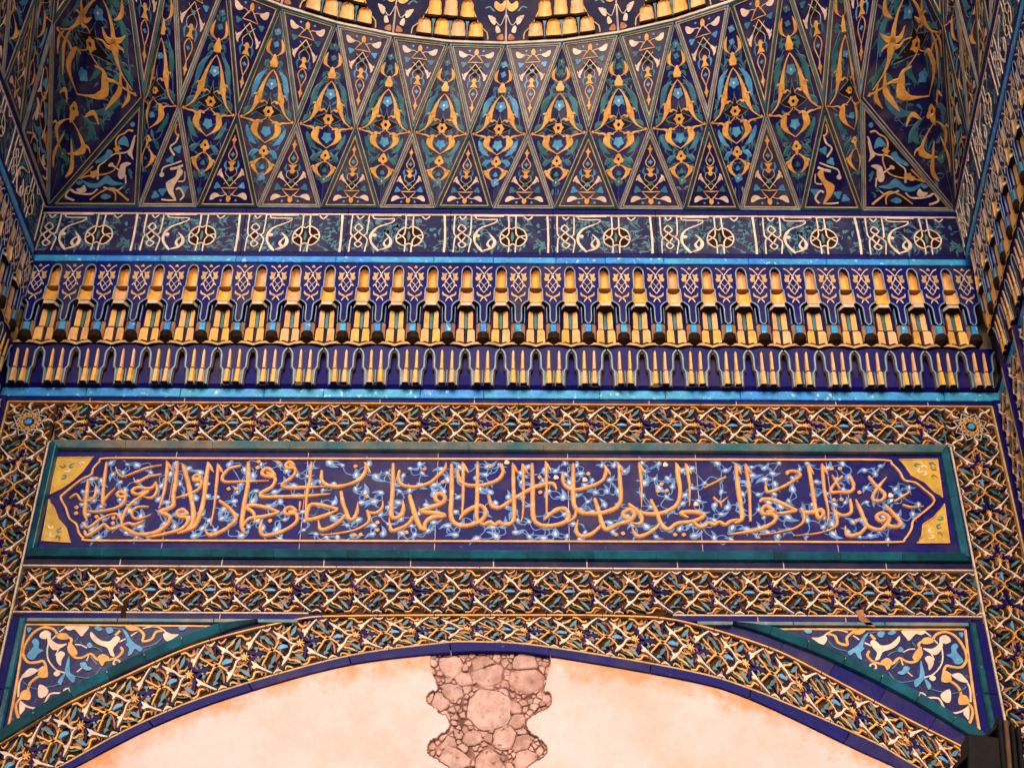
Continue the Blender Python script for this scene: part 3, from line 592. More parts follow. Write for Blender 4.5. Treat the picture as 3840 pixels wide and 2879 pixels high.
T = [
 (A, [(690, 215), (665, 400), (655, 560), (680, 590)], 16), (A, [(530, 370), (515, 500), (500, 640), (522, 725)], 19), (A, [(600, 420), (590, 500), (545, 545), (505, 548)], 14),
 (A, [(370, 525), (430, 490), (470, 545), (505, 545)], 11), (A, [(655, 565), (700, 500), (765, 440)], 13), (A, [(790, 505), (850, 515), (850, 485), (810, 465), (778, 490), (810, 515), (850, 510), (830, 570), (750, 615), (600, 640), (515, 635)], 15),
 (A, [(1170, 240), (1050, 260), (940, 300), (830, 340), (785, 300), (770, 255)], 11), (A, [(1168, 318), (1050, 340), (950, 388), (925, 350)], 13),
 (A, [(1060, 460), (960, 490), (908, 462), (960, 430), (1040, 440), (1085, 430), (1115, 385)], 16), (A, [(1115, 385), (1125, 460), (1080, 520), (1000, 512)], 14),
 (A, [(1215, 215), (1210, 300), (1190, 450), (1160, 570), (1140, 612)], 22, 5), (A, [(1300, 220), (1285, 380), (1265, 500), (1260, 590), (1150, 638), (1200, 660), (1240, 690), (1200, 760), (1100, 820), (960, 835), (860, 790), (815, 755)], 20),
 (A, [(1350, 240), (1390, 370), (1420, 520), (1440, 660), (1420, 760), (1340, 825)], 21), (A, [(1450, 355), (1500, 350), (1480, 320), (1440, 340), (1450, 370), (1505, 372), (1490, 440), (1400, 490), (1285, 525)], 15),
 (A, [(1570, 220), (1550, 350), (1530, 520), (1500, 650), (1440, 770), (1300, 832)], 21), (A, [(1655, 235), (1640, 400), (1620, 600), (1590, 765)], 20, 5), (A, [(1060, 460), (940, 540), (860, 620), (820, 720), (832, 772)], 15),
 (A, [(1060, 600), (960, 600), (910, 640), (920, 690), (980, 702), (1080, 665)], 13), (A, [(500, 805), (522, 845), (600, 800), (670, 750), (720, 790), (800, 770), (880, 740), (930, 752), (1020, 715)], 16), (A, [(482, 735), (530, 780), (640, 700), (760, 660), (805, 690), (830, 770)], 13),
 (A, [(1330, 665), (1385, 655), (1350, 620), (1300, 640), (1310, 680), (1380, 690), (1390, 730), (1330, 790), (1200, 830), (1035, 866)], 16), (A, [(1665, 545), (1740, 600), (1805, 680), (1780, 740), (1680, 810), (1580, 842), (1538, 790)], 19),
 (A, [(1915, 215), (1910, 400), (1880, 560), (1858, 760), (1895, 835)], 21), (A, [(1850, 245), (1750, 270), (1690, 340), (1710, 380), (1800, 383), (2095, 375)], 15), (A, [(2185, 645), (2060, 600), (1930, 583), (1908, 610), (1960, 650), (1975, 740)], 17), (A, [(2185, 645), (2050, 680), (1920, 700), (1868, 775)], 16),
 (B_, [(90, 300), (160, 330), (130, 280), (90, 265), (50, 300), (80, 330), (150, 340), (165, 370), (130, 430), (40, 480), (60, 510), (200, 510), (420, 505), (645, 488)], 17), (B_, [(285, 240), (330, 240), (290, 210), (255, 240), (280, 265), (330, 260), (340, 300), (300, 350), (230, 400), (250, 430), (400, 430), (610, 425)], 16),
 (B_, [(480, 215), (460, 400), (440, 480), (425, 690)], 15), (B_, [(280, 640), (345, 635), (300, 600), (250, 620), (260, 660), (340, 655), (355, 710), (300, 770), (170, 830), (60, 842), (35, 780), (55, 715)], 17), (B_, [(382, 555), (372, 640)], 14),
 (B_, [(712, 620), (600, 590), (490, 575), (450, 610), (438, 700), (500, 700), (600, 670), (712, 625)], 19), (B_, [(568, 285), (570, 370), (640, 418), (760, 415), (880, 370), (940, 300), (945, 225)], 18), (B_, [(735, 465), (750, 560), (780, 640), (800, 695), (840, 702), (872, 640), (880, 565)], 19),
 (B_, [(770, 670), (700, 740), (600, 790), (552, 785), (540, 715)], 18), (B_, [(960, 630), (980, 700), (950, 750), (850, 800), (700, 830), (560, 846)], 18, 6), (B_, [(965, 645), (1040, 650), (1090, 605), (1095, 548)], 15), (B_, [(1185, 225), (1180, 450), (1170, 670), (1240, 682), (1272, 620), (1270, 550)], 21),
 (B_, [(1240, 285), (1230, 350), (1270, 410), (1380, 425), (1500, 390), (1570, 330), (1630, 270), (1642, 220)], 17), (B_, [(1325, 495), (1350, 580), (1380, 680), (1420, 770), (1460, 805)], 21), (B_, [(1360, 680), (1310, 750), (1230, 790), (1168, 797), (1150, 695)], 19),
 (B_, [(1462, 805), (1460, 740), (1520, 690), (1635, 675), (1560, 650), (1420, 638), (1480, 610), (1600, 570), (1632, 512), (1590, 480), (1550, 500), (1560, 540), (1600, 560)], 19), (B_, [(1690, 228), (1690, 500), (1685, 680), (1740, 750), (1850, 755), (1950, 710), (1987, 640), (1950, 590), (1880, 600), (1800, 650), (1755, 712)], 21),
 (B_, [(1790, 225), (1790, 500), (1780, 665)], 19, 8), (B_, [(1915, 225), (1912, 480), (1908, 700), (1950, 742)], 19), (B_, [(1740, 285), (1760, 370), (1830, 410), (1960, 410), (2080, 370), (2130, 310), (2128, 230)], 18),
 (C_, [(240, 230), (245, 450), (250, 650), (230, 730), (160, 750), (120, 728), (80, 752), (40, 728), (-10, 750), (-45, 738)], 19), (C_, [(325, 235), (330, 450), (325, 650), (308, 735)], 19, 5), (C_, [(30, 505), (60, 590), (130, 600), (260, 520), (400, 440), (520, 400), (590, 400), (617, 455)], 19),
 (C_, [(405, 225), (410, 450), (415, 680), (470, 750), (580, 760), (700, 720), (717, 650), (680, 612), (600, 630), (508, 714)], 21), (C_, [(525, 215), (530, 450), (530, 665)], 20, 9), (C_, [(670, 305), (680, 400), (760, 450), (880, 430), (1000, 380), (1040, 310), (1035, 245)], 18),
 (C_, [(760, 228), (760, 450), (772, 590), (850, 650), (1000, 650), (1120, 610), (1170, 540), (1165, 380), (1150, 225)], 21), (C_, [(782, 630), (770, 690), (700, 742)], 16), (C_, [(945, 525), (980, 630), (1010, 740), (1050, 792), (1140, 750), (1240, 720), (1290, 660), (1250, 620), (1190, 650), (1210, 690), (1255, 700)], 20),
 (C_, [(1000, 760), (920, 830), (830, 850), (785, 800), (802, 715)], 19), (C_, [(1238, 572), (1300, 620), (1352, 680), (1340, 740), (1262, 742)], 17), (C_, [(1330, 225), (1350, 400), (1350, 605)], 20, 5), (C_, [(1320, 640), (1430, 660), (1560, 640), (1660, 570), (1685, 450), (1660, 300), (1650, 225)], 20),
 (C_, [(1735, 232), (1765, 400), (1765, 595)], 20, 5), (C_, [(1430, 535), (1480, 640), (1520, 740), (1580, 792), (1660, 740), (1800, 720), (1895, 670), (1800, 640), (1690, 650), (1755, 692)], 19), (C_, [(1500, 760), (1400, 830), (1310, 850), (1268, 782)], 19),
 (C_, [(1790, 715), (1860, 775), (1930, 735), (1975, 752), (2025, 728), (2070, 752), (2120, 722), (2190, 705)], 17), (C_, [(1885, 438), (2078, 342)], 13, 11), (C_, [(1970, 515), (2030, 560), (2095, 515)], 13), (C_, [(2030, 555), (2042, 605)], 11),
 (D_, [(185, 235), (200, 400), (230, 600), (237, 700), (170, 742)], 21), (D_, [(270, 235), (300, 450), (310, 728)], 20, 12), (D_, [(640, 320), (625, 300), (690, 290), (742, 320), (700, 360), (600, 420), (500, 462), (450, 462), (440, 380)], 16),
 (D_, [(712, 630), (600, 575), (500, 535), (410, 535), (395, 562)], 18), (D_, [(712, 630), (600, 650), (520, 655)], 17), (D_, [(440, 640), (512, 635), (450, 590), (408, 620), (420, 660), (500, 660), (530, 700), (480, 750), (350, 800), (115, 842)], 18),
 (D_, [(810, 235), (840, 400), (870, 600), (900, 692), (942, 660), (920, 620), (870, 640), (770, 642), (745, 608)], 19), (D_, [(770, 642), (770, 720), (700, 780), (550, 820), (365, 846)], 18, 5), (D_, [(930, 235), (950, 450), (985, 650), (968, 765)], 20, 5),
 (D_, [(1105, 335), (1020, 420), (1010, 470), (1080, 470), (1160, 472), (1202, 430), (1168, 332)], 16), (D_, [(1015, 325), (1085, 445)], 13, 10), (D_, [(1170, 532), (1182, 640), (1110, 672), (1042, 640), (1030, 605)], 16), (D_, [(1042, 640), (1060, 740), (1010, 790), (880, 830), (675, 852)], 18, 5),
 (D_, [(1330, 335), (1400, 420), (1472, 490), (1440, 542), (1380, 545), (1370, 500), (1420, 420), (1485, 345)], 17), (D_, [(1550, 555), (1685, 472)], 14, 12), (D_, [(1620, 580), (1700, 602), (1805, 595)], 12), (D_, [(1470, 585), (1540, 650), (1612, 740), (1570, 772), (1500, 750), (1512, 690), (1450, 650), (1400, 680), (1440, 722), (1500, 695)], 18),
 (D_, [(1505, 715), (1440, 792), (1340, 772), (1300, 720), (1260, 620), (1218, 535)], 19), (D_, [(1310, 770), (1250, 830), (1150, 842), (1128, 765)], 18)]
for e in T: st(*e)
for Z, L in ((A, [(1745, 445), (1810, 445), (600, 355), (432, 605), (428, 655), (605, 685), (750, 695), (745, 740), (2005, 210), (1995, 262)]), (B_, [(860, 250), (960, 510), (1050, 735), (850, 845), (905, 840), (1050, 800), (1300, 820), (1455, 275), (1615, 385), (195, 220), (122, 720)]),
             (C_, [(890, 315), (470, 345), (475, 475), (1520, 405), (1490, 465), (1570, 460), (1130, 840), (1190, 830), (1640, 840), (1715, 840), (40, 250)]), (D_, [(1010, 270), (1080, 270), (1250, 475), (1030, 540), (1095, 535), (1225, 720)])):
    for p in L: o.blob('letter_dot', 'letter', *Z(*p), .0092, G0, .003, 4, .10, .8, 12, dome=.004)
# serifs on the tall letters
for Z, L in ((A, [(1215, 215), (1350, 240), (1570, 225), (1655, 240)]), (B_, [(945, 228), (1790, 228)]), (C_, [(130, 235), (240, 235), (325, 240), (525, 220), (1035, 250), (1150, 230), (1330, 230), (1650, 230), (1735, 238)]), (D_, [(185, 240), (270, 240), (810, 240), (930, 240), (1168, 335)])):
    for x, y in L: o.ribbon('serif', 'letter', [(*Z(x - 8, y - 12), .004), (*Z(x + 18, y + 30), .0085), (*Z(x + 48, y + 78), .0012)], .006, G0, .007, n=3, rnd=True)
for Z, L in ((C_, [(185, 215), (610, 345), (860, 365), (1555, 235), (1820, 575)]), (D_, [(1520, 500)])):
    for p in L: o.blob('white_boss', 'cream', *Z(*p), .0115, G0, .002, 3, .15, 1, 12, dome=.003)
o.emit(ins, wallT(), split=('letter_stroke', 'letter_dot', 'serif', 'corner_panel', 'corner_rim', 'cartouche_line', 'corner_leaf', 'white_boss', 'scroll_leaf'))

# ------------------------------------------------------------------ spandrels either side of the arch
Sp = zoom(2900, 2300, 2.765)
def spandrel(side, nm):
    sp = thing('spandrel_panel', f'triangular glazed vine-scroll spandrel with teal moulding {nm} of the arch', 'spandrel', 'spandrels above the arch')
    o = Orn(lambda x, y: (side * Sp(x, y)[0] - (0.02 if side < 0 else 0), Sp(x, y)[1])); G = -.012; a, b = G, -.0075
    arcp = [(-60, 118), (60, 150), (380, 280), (700, 430), (1000, 570), (1300, 720), (1550, 865), (1800, 1010), (2000, 1140), (2150, 1240), (2235, 1300)]
    out = [(-60, 118), (2010, 105), (2160, 1262)] + arcp[::-1][2:]
    q = [o.T2(*p) for p in out]; v, f = prism(q, -G, .044); obj('glazed_ground', v, f, 'vault_cobalt', sp)
    R = lambda part, m, pts, w=8: o.ribbon(part, m, [(p[0], p[1], (p[2] if len(p) > 2 else w) * .00043) for p in pts], .004, a, b)
    Pl = lambda part, m, pts: o.poly(part, m, pts, a, b + .001)
    R('rim', 'ochre', [(60, 150), (500, 150), (1000, 152), (1500, 152), (1995, 152)], 11); R('rim', 'ochre', [(1995, 152), (2040, 520), (2090, 880), (2150, 1240)], 13); R('rim', 'ochre', arcp[1:-1], 11)
    OV = [[(570, 200), (640, 220), (680, 290), (770, 312), (765, 240), (830, 180), (900, 150)], [(1010, 205), (1060, 258)], [(1000, 375), (980, 420), (1030, 480), (1120, 510), (1190, 515), (1250, 500), (1310, 450), (1400, 490), (1480, 482), (1540, 400), (1512, 310), (1560, 275), (1640, 270), (1700, 200), (1800, 180), (1900, 230), (1980, 340), (2012, 450), (1960, 540), (1870, 542), (1800, 530), (1770, 600), (1782, 680), (1850, 692), (1930, 760), (1960, 850), (2010, 900), (2070, 980), (2062, 1070), (2030, 1140)]]
    for L in OV: R('ochre_vine', 'ochre', L, 15)
    for L in ([(1445, 445), (1490, 365), (1542, 335), (1530, 420), (1490, 475)], [(1115, 490), (1180, 450), (1235, 490), (1190, 575), (1160, 535)], [(1545, 295), (1560, 245), (1640, 240), (1665, 285), (1600, 308)], [(1750, 695), (1765, 590), (1835, 615), (1845, 695)], [(1925, 925), (1935, 835), (2010, 845), (2035, 915), (1980, 935)], [(820, 190), (880, 150), (960, 160), (900, 210)]): Pl('ochre_leaf', 'ochre', L)
    for L in ([(400, 240), (470, 238), (530, 218), (562, 250), (520, 315), (440, 272)], [(1008, 290), (1040, 262), (1080, 285), (1120, 320), (1200, 312), (1260, 270), (1312, 222), (1312, 280), (1250, 345), (1160, 378), (1130, 400), (1100, 465), (1058, 472), (1080, 400), (1040, 350)], [(1728, 240), (1780, 212), (1832, 240), (1842, 282), (1790, 305), (1765, 295), (1752, 350), (1700, 415), (1640, 405), (1560, 350), (1640, 355), (1700, 325), (1728, 285)], [(1575, 452), (1620, 428), (1662, 460), (1662, 522), (1620, 578), (1608, 520)],
              [(1850, 625), (1930, 605), (1985, 650), (2025, 705), (1950, 695), (1890, 662)], [(1742, 822), (1832, 775), (1845, 880), (1812, 915), (1758, 885)], [(1975, 1010), (2032, 955), (2032, 1085), (2000, 1062)], [(1330, 172), (1420, 165), (1585, 170), (1540, 212), (1480, 202), (1412, 272), (1380, 240)], [(1620, 660), (1660, 630), (1690, 660), (1660, 690)], [(1490, 805), (1560, 810), (1590, 850), (1530, 845)]): Pl('cream_leaf', 'cream', L)
    for L, w in (([(530, 220), (600, 172), (680, 160), (775, 182)], 8), ([(830, 215), (895, 260)], 8), ([(950, 290), (1015, 322)], 9), ([(1750, 340), (1762, 440), (1740, 530), (1660, 620), (1570, 650)], 8), ([(1560, 350), (1640, 402), (1672, 470)], 7), ([(1795, 585), (1850, 622)], 8), ([(2010, 690), (2045, 770), (2052, 905)], 10), ([(1600, 862), (1720, 870), (1780, 970), (1860, 1020), (1960, 1000), (2030, 952)], 11), ([(1350, 390), (1410, 360), (1475, 355)], 7), ([(1010, 545), (1010, 520), (1050, 510), (1072, 548), (1040, 565)], 9), ([(1560, 165), (1640, 225)], 8), ([(1660, 250), (1710, 300)], 8), ([(1390, 590), (1450, 640)], 7), ([(1330, 470), (1350, 525)], 7)): R('cream_stem', 'cream', L, w)
    for L in ([(775, 385), (850, 340), (900, 290), (940, 220), (990, 190), (952, 260), (932, 330), (948, 352), (910, 392), (922, 465), (880, 445), (850, 392), (800, 425)], [(1465, 682), (1520, 640), (1530, 475), (1562, 570), (1572, 645), (1540, 702), (1480, 755)], [(1798, 420), (1850, 400), (1848, 330), (1890, 298), (1922, 330), (1902, 380), (1972, 470), (1942, 512), (1890, 512), (1858, 460)], [(1288, 602), (1340, 578), (1360, 538), (1415, 545), (1402, 592), (1340, 625)], [(1290, 375), (1320, 332), (1352, 360), (1330, 392)], [(1080, 215), (1100, 175), (1160, 185), (1130, 240)], [(1190, 195), (1240, 162), (1275, 185), (1230, 215)], [(320, 165), (400, 160), (390, 195), (350, 195)], [(1568, 660), (1600, 680), (1642, 740), (1610, 778)], [(1925, 190), (1975, 190), (1960, 240)]): Pl('turquoise_leaf', 'sky_leaf', L)
    for L in ([(1200, 590), (1260, 670), (1350, 700), (1465, 682)], [(1190, 430), (1230, 395), (1310, 370)], [(1640, 770), (1700, 790), (1762, 802)], [(1850, 822), (1930, 800), (2005, 748)], [(570, 270), (640, 340), (770, 380)], [(985, 192), (1080, 180)], [(1240, 560), (1310, 480)], [(1440, 280), (1480, 330)]): R('turquoise_stem', 'blue_leaf', L, 6)
    o.emit(sp, wallT(), split=('ochre_leaf', 'ochre_vine', 'cream_leaf', 'cream_stem', 'turquoise_leaf', 'turquoise_stem', 'rim'))
    # teal half-round moulding along the arch, in lengths
    cpts = [(-430, 122), (-200, 160), (0, 208), (250, 300), (500, 395), (750, 510), (1000, 628), (1250, 758), (1500, 892), (1750, 1042), (2000, 1200), (2240, 1352)]
    fine = [o.T2(*p) for p in cpts]
    mc = Curve(fine if side > 0 else fine[::-1])
    def tap(sgn):
        base_c = off(mc, .0235 * sgn); out_ = []
        for i in range(81):
            t = i / 80; k_ = min(1, (t if side > 0 else 1 - t) / .16); p_, q_ = mc.at(t), base_c.at(t); out_.append((p_[0] + (q_[0] - p_[0]) * k_, p_[1] + (q_[1] - p_[1]) * k_))
        return Curve(out_)
    up_c, lo_c = tap(1), tap(-1); K = 8
    prof = [(0, .03), (0, -.004), (.07, -.018), (.70, -.036), (.80, -.035), (.96, -.012), (1, -.002), (1, .03)]
    n = 7
    for k in range(n): band(sp, 'moulding', 'teal', lo_c, up_c, k / n + .0012, (k + 1) / n - .0012, 0, prof=prof, n=8)
    bk = [CU.at(i / 120) for i in range(121)]; bk = [p for p in bk if (.62 < side * p[0] < 2.05)]
    if side < 0: bk = bk[::-1]
    v, f = prism([(p[0], p[1] - .01) for p in bk] + [(side * 2.05, ZB0 - .006), (side * .62, ZB0 - .006)], .016, .045); obj('blue_ground', v, f, 'cobalt', sp)
    fl = lo_c
    # cobalt fillet between the moulding and the carved arch
    N2 = 40; lo2 = []
    hi2 = [fl.at(i / N2) for i in range(N2 + 1)]
    upts = [CU.at(i / 400) for i in range(401)]
    lo2 = [min(upts, key=lambda u: (u[0] - p[0]) ** 2 + (u[1] - p[1]) ** 2) for p in hi2]
    cl2, ch2 = Curve([(p[0], p[1] + .001) for p in lo2]), Curve(hi2)
    for k in range(5): band(sp, 'blue_fillet', 'cobalt', cl2, ch2, k / 5 + .001, (k + 1) / 5 - .001, .002)
    for k in range(10): band(sp, 'edge_line', 'ochre', off(CU, -.003), off(CU, .004), (.5 if side > 0 else 0) + k / 20 + .0004, (.5 if side > 0 else 0) + (k + 1) / 20 - .0004, -.0028)
    # cobalt fillets and teal fillet along the top and outer side
    xa, xb = sorted((side * .74, side * 2.0)); strip(sp, 'blue_fillet', 'cobalt', xa, xb, ZB0 - .030, ZB0 - .0045, .0005, .044, .42, seed=30 + side)
    xa, xb = sorted((side * .84, side * 1.985)); strip(sp, 'teal_fillet', 'teal_worn', xa, xb, ZB0 - .048, ZB0 - .031, -.006, .044, .42, seed=40 + side)
    for k in range(3):
        z1 = ZB0 - .0305 - k * .33; z0 = z1 - .329
        xa, xb = sorted((side * 2.018, side * (XI - .006))); v, f = bevel_box((xa, .0012, z0), (xb, .044, z1), .002); obj('blue_fillet', v, f, 'cobalt_deep', sp)
        xa, xb = sorted((side * 1.988, side * 2.017)); v, f = bevel_box((xa, -.008, z0), (xb, .044, z1), .006); obj('teal_fillet', v, f, 'teal', sp)
spandrel(1, 'right'); spandrel(-1, 'left')

# ------------------------------------------------------------------ turquoise courses and the honeycomb cornice
def frameM(side, along, z=0.0, dscale=1.0):
    """local x along the wall (rightwards), local y into the wall, for back (0), right (1), left (-1)"""
    if side == 0: return Matrix.Translation((along, 0, z))
    p = side_pt(side, along); a = math.atan2(SKEW[side], 1.0)
    return Matrix.Translation((p.x, p.y, z)) @ Matrix.Rotation(-side * math.pi / 2 + a, 4, 'Z') @ Matrix.Diagonal((1, dscale, 1, 1))
DS = 0.52
SIDEN = {0: 'back', 1: 'right side', -1: 'left side'}
def course3(name, label, mname, z0, z1, yf, cut, seed, part='tile'):
    for sd in (0, 1, -1):
        th = thing(name, label.format(SIDEN[sd]), 'tile course', 'turquoise tile courses')
        rr = random.Random(seed + sd); x, x1 = (-HALF + .005, HALF - .005) if sd == 0 else (0.02, 3.0)
        if sd == 0 and yf < -.1: x, x1 = -2.315, 2.315
        if sd and yf < -.1: x = .145
        while x < x1 - .02:
            w_ = min(cut * rr.uniform(.6, 1.3), x1 - x)
            v, f = bevel_box((-w_ / 2 + .0008, 0 + rr.uniform(-.001, .001), z0), (w_ / 2 - .0008, .045 - yf if sd == 0 else .05, z1), .003)
            o_ = obj(part, v, f, mname, th)
            M = frameM(sd, x + w_ / 2); o_.matrix_local = M @ Matrix.Translation((0, yf if sd == 0 else yf * DS, 0)); x += w_
course3('turquoise_course', 'bright turquoise tile course at the foot of the honeycomb cornice on the {} wall', 'turquoise', 6.1945, 6.244, -.012, .42, 50)
course3('turquoise_course', 'bright turquoise tile course on top of the honeycomb cornice on the {} wall', 'turquoise', 6.957, 6.996, -.106, .40, 60)
KZ = lambda y, Y: P(1920, 980 + y / 3.316, Y)[1]
UP = 4.34 / 26; kx = UP / 415.0
def cornice_protos():
    """one bay: list of root parts (finger centre at local x=0, pendant at +half bay)"""
    out = []; hx = UP / 2
    add = lambda o_: (out.append(o_), o_)[1]
    # pendant panel with its painted motif
    half = [(0, 35), (207, 35), (207, 66), (178, 76), (156, 108), (148, 150), (147, 325), (130, 340), (124, 478), (98, 500), (50, 540), (40, 600), (38, 735), (0, 770)]
    Y = -.14; Z = lambda y: KZ(y, Y)
    pl = [(hx + dx * kx, Z(y)) for dx, y in half[1:]] + [(hx - dx * kx, Z(y)) for dx, y in half[::-1][1:-1]]
    v, f = prism(pl, Y, Y + .035); pp = add(obj('pendant_panel', v, f, 'cobalt'))
    o = Orn(lambda x, y: (hx + x * kx, Z(y)))
    e = [(dx, y) for dx, y in half[2:]]
    for sg in (1, -1): o.ribbon('outline', 'pale_blue', [(sg * (dx - 3), y, .0030) for dx, y in e], .003, 0, .004, n=2)
    b, c = 0, .0022
    for sg in (1, -1):
        o.ribbon('white_scroll', 'cream', [(sg * 98, 72, .0035), (sg * 60, 92, .0026), (sg * 25, 130, .002), (0, 165, .003)], .002, b, c)
        o.ribbon('white_scroll', 'cream', [(0, 190, .002), (sg * 35, 235, .0026), (sg * 62, 285, .004), (sg * 45, 330, .002), (0, 392, .002)], .002, b, c)
        o.ribbon('white_scroll', 'cream', [(sg * 55, 268, .002), (sg * 75, 300, .0035), (sg * 92, 318, .001)], .002, b, c)
        o.ribbon('white_scroll', 'cream', [(0, 448, .002), (sg * 25, 470, .003), (sg * 42, 500, .0015)], .002, b, c)
        o.poly('ochre_palmette', 'ochre_line', [(sg * 30, 150), (sg * 62, 158), (sg * 95, 146), (sg * 88, 190), (sg * 104, 208), (sg * 90, 242), (sg * 55, 238), (sg * 38, 252), (sg * 48, 205)], b, c)
        o.ribbon('ochre_palmette', 'ochre_line', [(sg * 80, 378, .001), (sg * 70, 412, .006), (sg * 35, 430, .006), (0, 448, .005)], .004, b, c)
        o.ribbon('white_scroll', 'cream_dull', [(sg * 55, 242, .0015), (0, 300, .0015), (-sg * 40, 360, .0015)], .0015, b, c - .0004)
    o.blob('ochre_palmette', 'ochre_line', 0, 78, .008, b, c, 3, .3, 1.57)
    o.blob('white_scroll', 'cream', 0, 185, .0065, b, c + .0003, 4, .2)
    o.emit(pp, lambda x, z, h: (x, Y - h, z), split=('ochre_palmette',))
    # gold finger cell: two concave tiles
    def cell(name, m, rows):          # rows: (y, halfwidth px, Yfront, depth)
        V = []; Fc = []; prof = [(-1, 0), (-.82, .55), (-.45, .95), (0, 1), (.45, .95), (.82, .55), (1, 0)]; k = len(prof)
        for y, wd, Yf, d in rows:
            for s, q in prof: V.append((s * wd * kx, Yf + d * q, KZ(y, Yf)))
        for i in range(len(rows) - 1):
            for e2 in range(k - 1): Fc.append((i * k + e2, i * k + e2 + 1, (i + 1) * k + e2 + 1, (i + 1) * k + e2))
        return obj(name, V, Fc, m)
    add(cell('gold_finger', 'gold_tile', [(64, 6, -.136, .004), (72, 30, -.137, .022), (88, 50, -.137, .036), (115, 60, -.137, .042), (200, 61, -.137, .040), (322, 63, -.138, .034)]))
    add(cell('gold_foot', 'gold_tile', [(336, 80, -.139, .040), (345, 82, -.141, .030), (410, 82, -.144, .026), (488, 86, -.150, .020)]))
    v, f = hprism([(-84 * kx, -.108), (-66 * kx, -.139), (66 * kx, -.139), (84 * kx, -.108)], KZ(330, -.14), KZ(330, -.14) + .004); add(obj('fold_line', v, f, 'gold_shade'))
    # collar: gap shade as an umber prism, cream lip, soffit shade painted umber
    def octo(w0, w1, yb, ym, yf): return [(-w0 * kx, yb), (-w0 * kx, ym), (-w1 * kx, yf), (w1 * kx, yf), (w0 * kx, ym), (w0 * kx, yb)]
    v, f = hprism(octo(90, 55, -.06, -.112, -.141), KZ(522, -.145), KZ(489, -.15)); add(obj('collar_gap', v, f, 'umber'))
    zl0, zl1 = KZ(550, -.152), KZ(514, -.152)
    V = []; Fc = []; oc = octo(104, 60, -.07, -.112, -.150); k = len(oc)
    for zz_, sag in ((zl0, 1), (zl1, 1)):
        for x, y in oc: V.append((x, y, zz_ + (.011 * (abs(x) / (104 * kx)) ** 2)))
    Fc = [(i, (i + 1) % k, k + (i + 1) % k, k + i) for i in range(k)] + [tuple(range(k, 2 * k))]
    add(obj('collar_lip', V, Fc, 'cream_dull'))
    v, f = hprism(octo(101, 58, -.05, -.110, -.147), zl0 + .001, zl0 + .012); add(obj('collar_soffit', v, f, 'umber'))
    # tier two: cell-head shade painted as an umber slab, paired gold tiles, glazed slips
    v, f = prism([(-hx, KZ(1045, -.08)), (hx, KZ(1045, -.08)), (hx, KZ(480, -.08)), (-hx, KZ(480, -.08))], -.082, .03); add(obj('cell_back', v, f, 'navy'))
    def slab(name, m, pts, Yl, Yr, th=.02):     # pts in zoom px; depth interpolated left->right
        xs_ = [p[0] for p in pts]; a_, b_ = min(xs_), max(xs_); n = len(pts)
        dep = lambda x: Yl + (Yr - Yl) * (x - a_) / (b_ - a_ + 1e-9)
        V = [(p[0] * kx, dep(p[0]), KZ(p[1], dep(p[0]))) for p in pts] + [(p[0] * kx, dep(p[0]) + th, KZ(p[1], dep(p[0]))) for p in pts]
        Fc = [tuple(range(n))] + [(i, (i + 1) % n, n + (i + 1) % n, n + i) for i in range(n)]
        return add(obj(name, V, Fc, m))
    for sg in (-1, 1):
        g = lambda L: [(sg * x, y) for x, y in L]
        d = (lambda a_, b_: (a_, b_)) if sg > 0 else (lambda a_, b_: (b_, a_))
        slab('gold_tile', 'gold_tile', g([(28, 640), (38, 618), (58, 606), (76, 622), (84, 655), (86, 832), (26, 836)]), *d(-.100, -.112))
        slab('gold_tile', 'gold_tile', g([(24, 850), (92, 844), (108, 868), (112, 1000), (20, 1018)]), *d(-.108, -.122))
        slab('glazed_slip', 'cobalt', g([(95, 600), (118, 590), (122, 880), (112, 1005), (98, 850)]), *d(-.106, -.116))
        slab('glazed_slip', 'pale_blue', g([(126, 570), (134, 560), (138, 760), (130, 765)]), *d(-.124, -.128))
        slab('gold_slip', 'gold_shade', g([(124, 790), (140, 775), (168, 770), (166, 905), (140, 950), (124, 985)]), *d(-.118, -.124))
    slab('glazed_slip', 'teal_leaf', [(-18, 610), (18, 610), (18, 830), (0, 852), (-18, 830)], -.098, -.0981)
    slab('glazed_slip', 'navy', [(-14, 860), (14, 860), (14, 1020), (-14, 1020)], -.100, -.1001)
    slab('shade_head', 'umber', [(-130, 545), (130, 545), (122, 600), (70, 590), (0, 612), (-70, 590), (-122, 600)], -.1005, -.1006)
    # pendant tail and hanging bracket at the bay joint
    v, f = bevel_box((hx - 37 * kx, -.137, KZ(905, -.136)), (hx + 37 * kx, -.06, KZ(772, -.136)), .003); add(obj('pendant_tail', v, f, 'turquoise'))
    V = []; Fc = []; n = 8; rows = [(905, 66, -.128), (925, 74, -.128), (985, 72, -.128), (1012, 50, -.122), (1050, 34, -.110), (1090, 8, -.095)]
    for y, r, yc in rows:
        for i in range(n):
            a = 2 * math.pi * (i + .5) / n; V.append((hx + r * kx * math.cos(a), yc + r * kx * .9 * math.sin(a), KZ(y, yc)))
    for i in range(len(rows) - 1):
        for e2 in range(n): Fc.append((i * n + e2, i * n + (e2 + 1) % n, (i + 1) * n + (e2 + 1) % n, (i + 1) * n + e2))
    Fc += [tuple(range(n)), tuple(range((len(rows) - 1) * n, len(rows) * n))[::-1]]
    add(obj('hanging_bracket', V, Fc, 'umber'))
    # scalloped shelf; umber paints in the shade of its gap and soffit
    sh = [(-hx + .001, -.118), (-140 * kx, -.124), (-70 * kx, -.128), (0, -.124), (70 * kx, -.128), (140 * kx, -.124), (hx - .001, -.118)]
    zc = lambda x: KZ(1058, -.126) + .016 * min(1, abs(x) / (150 * kx))
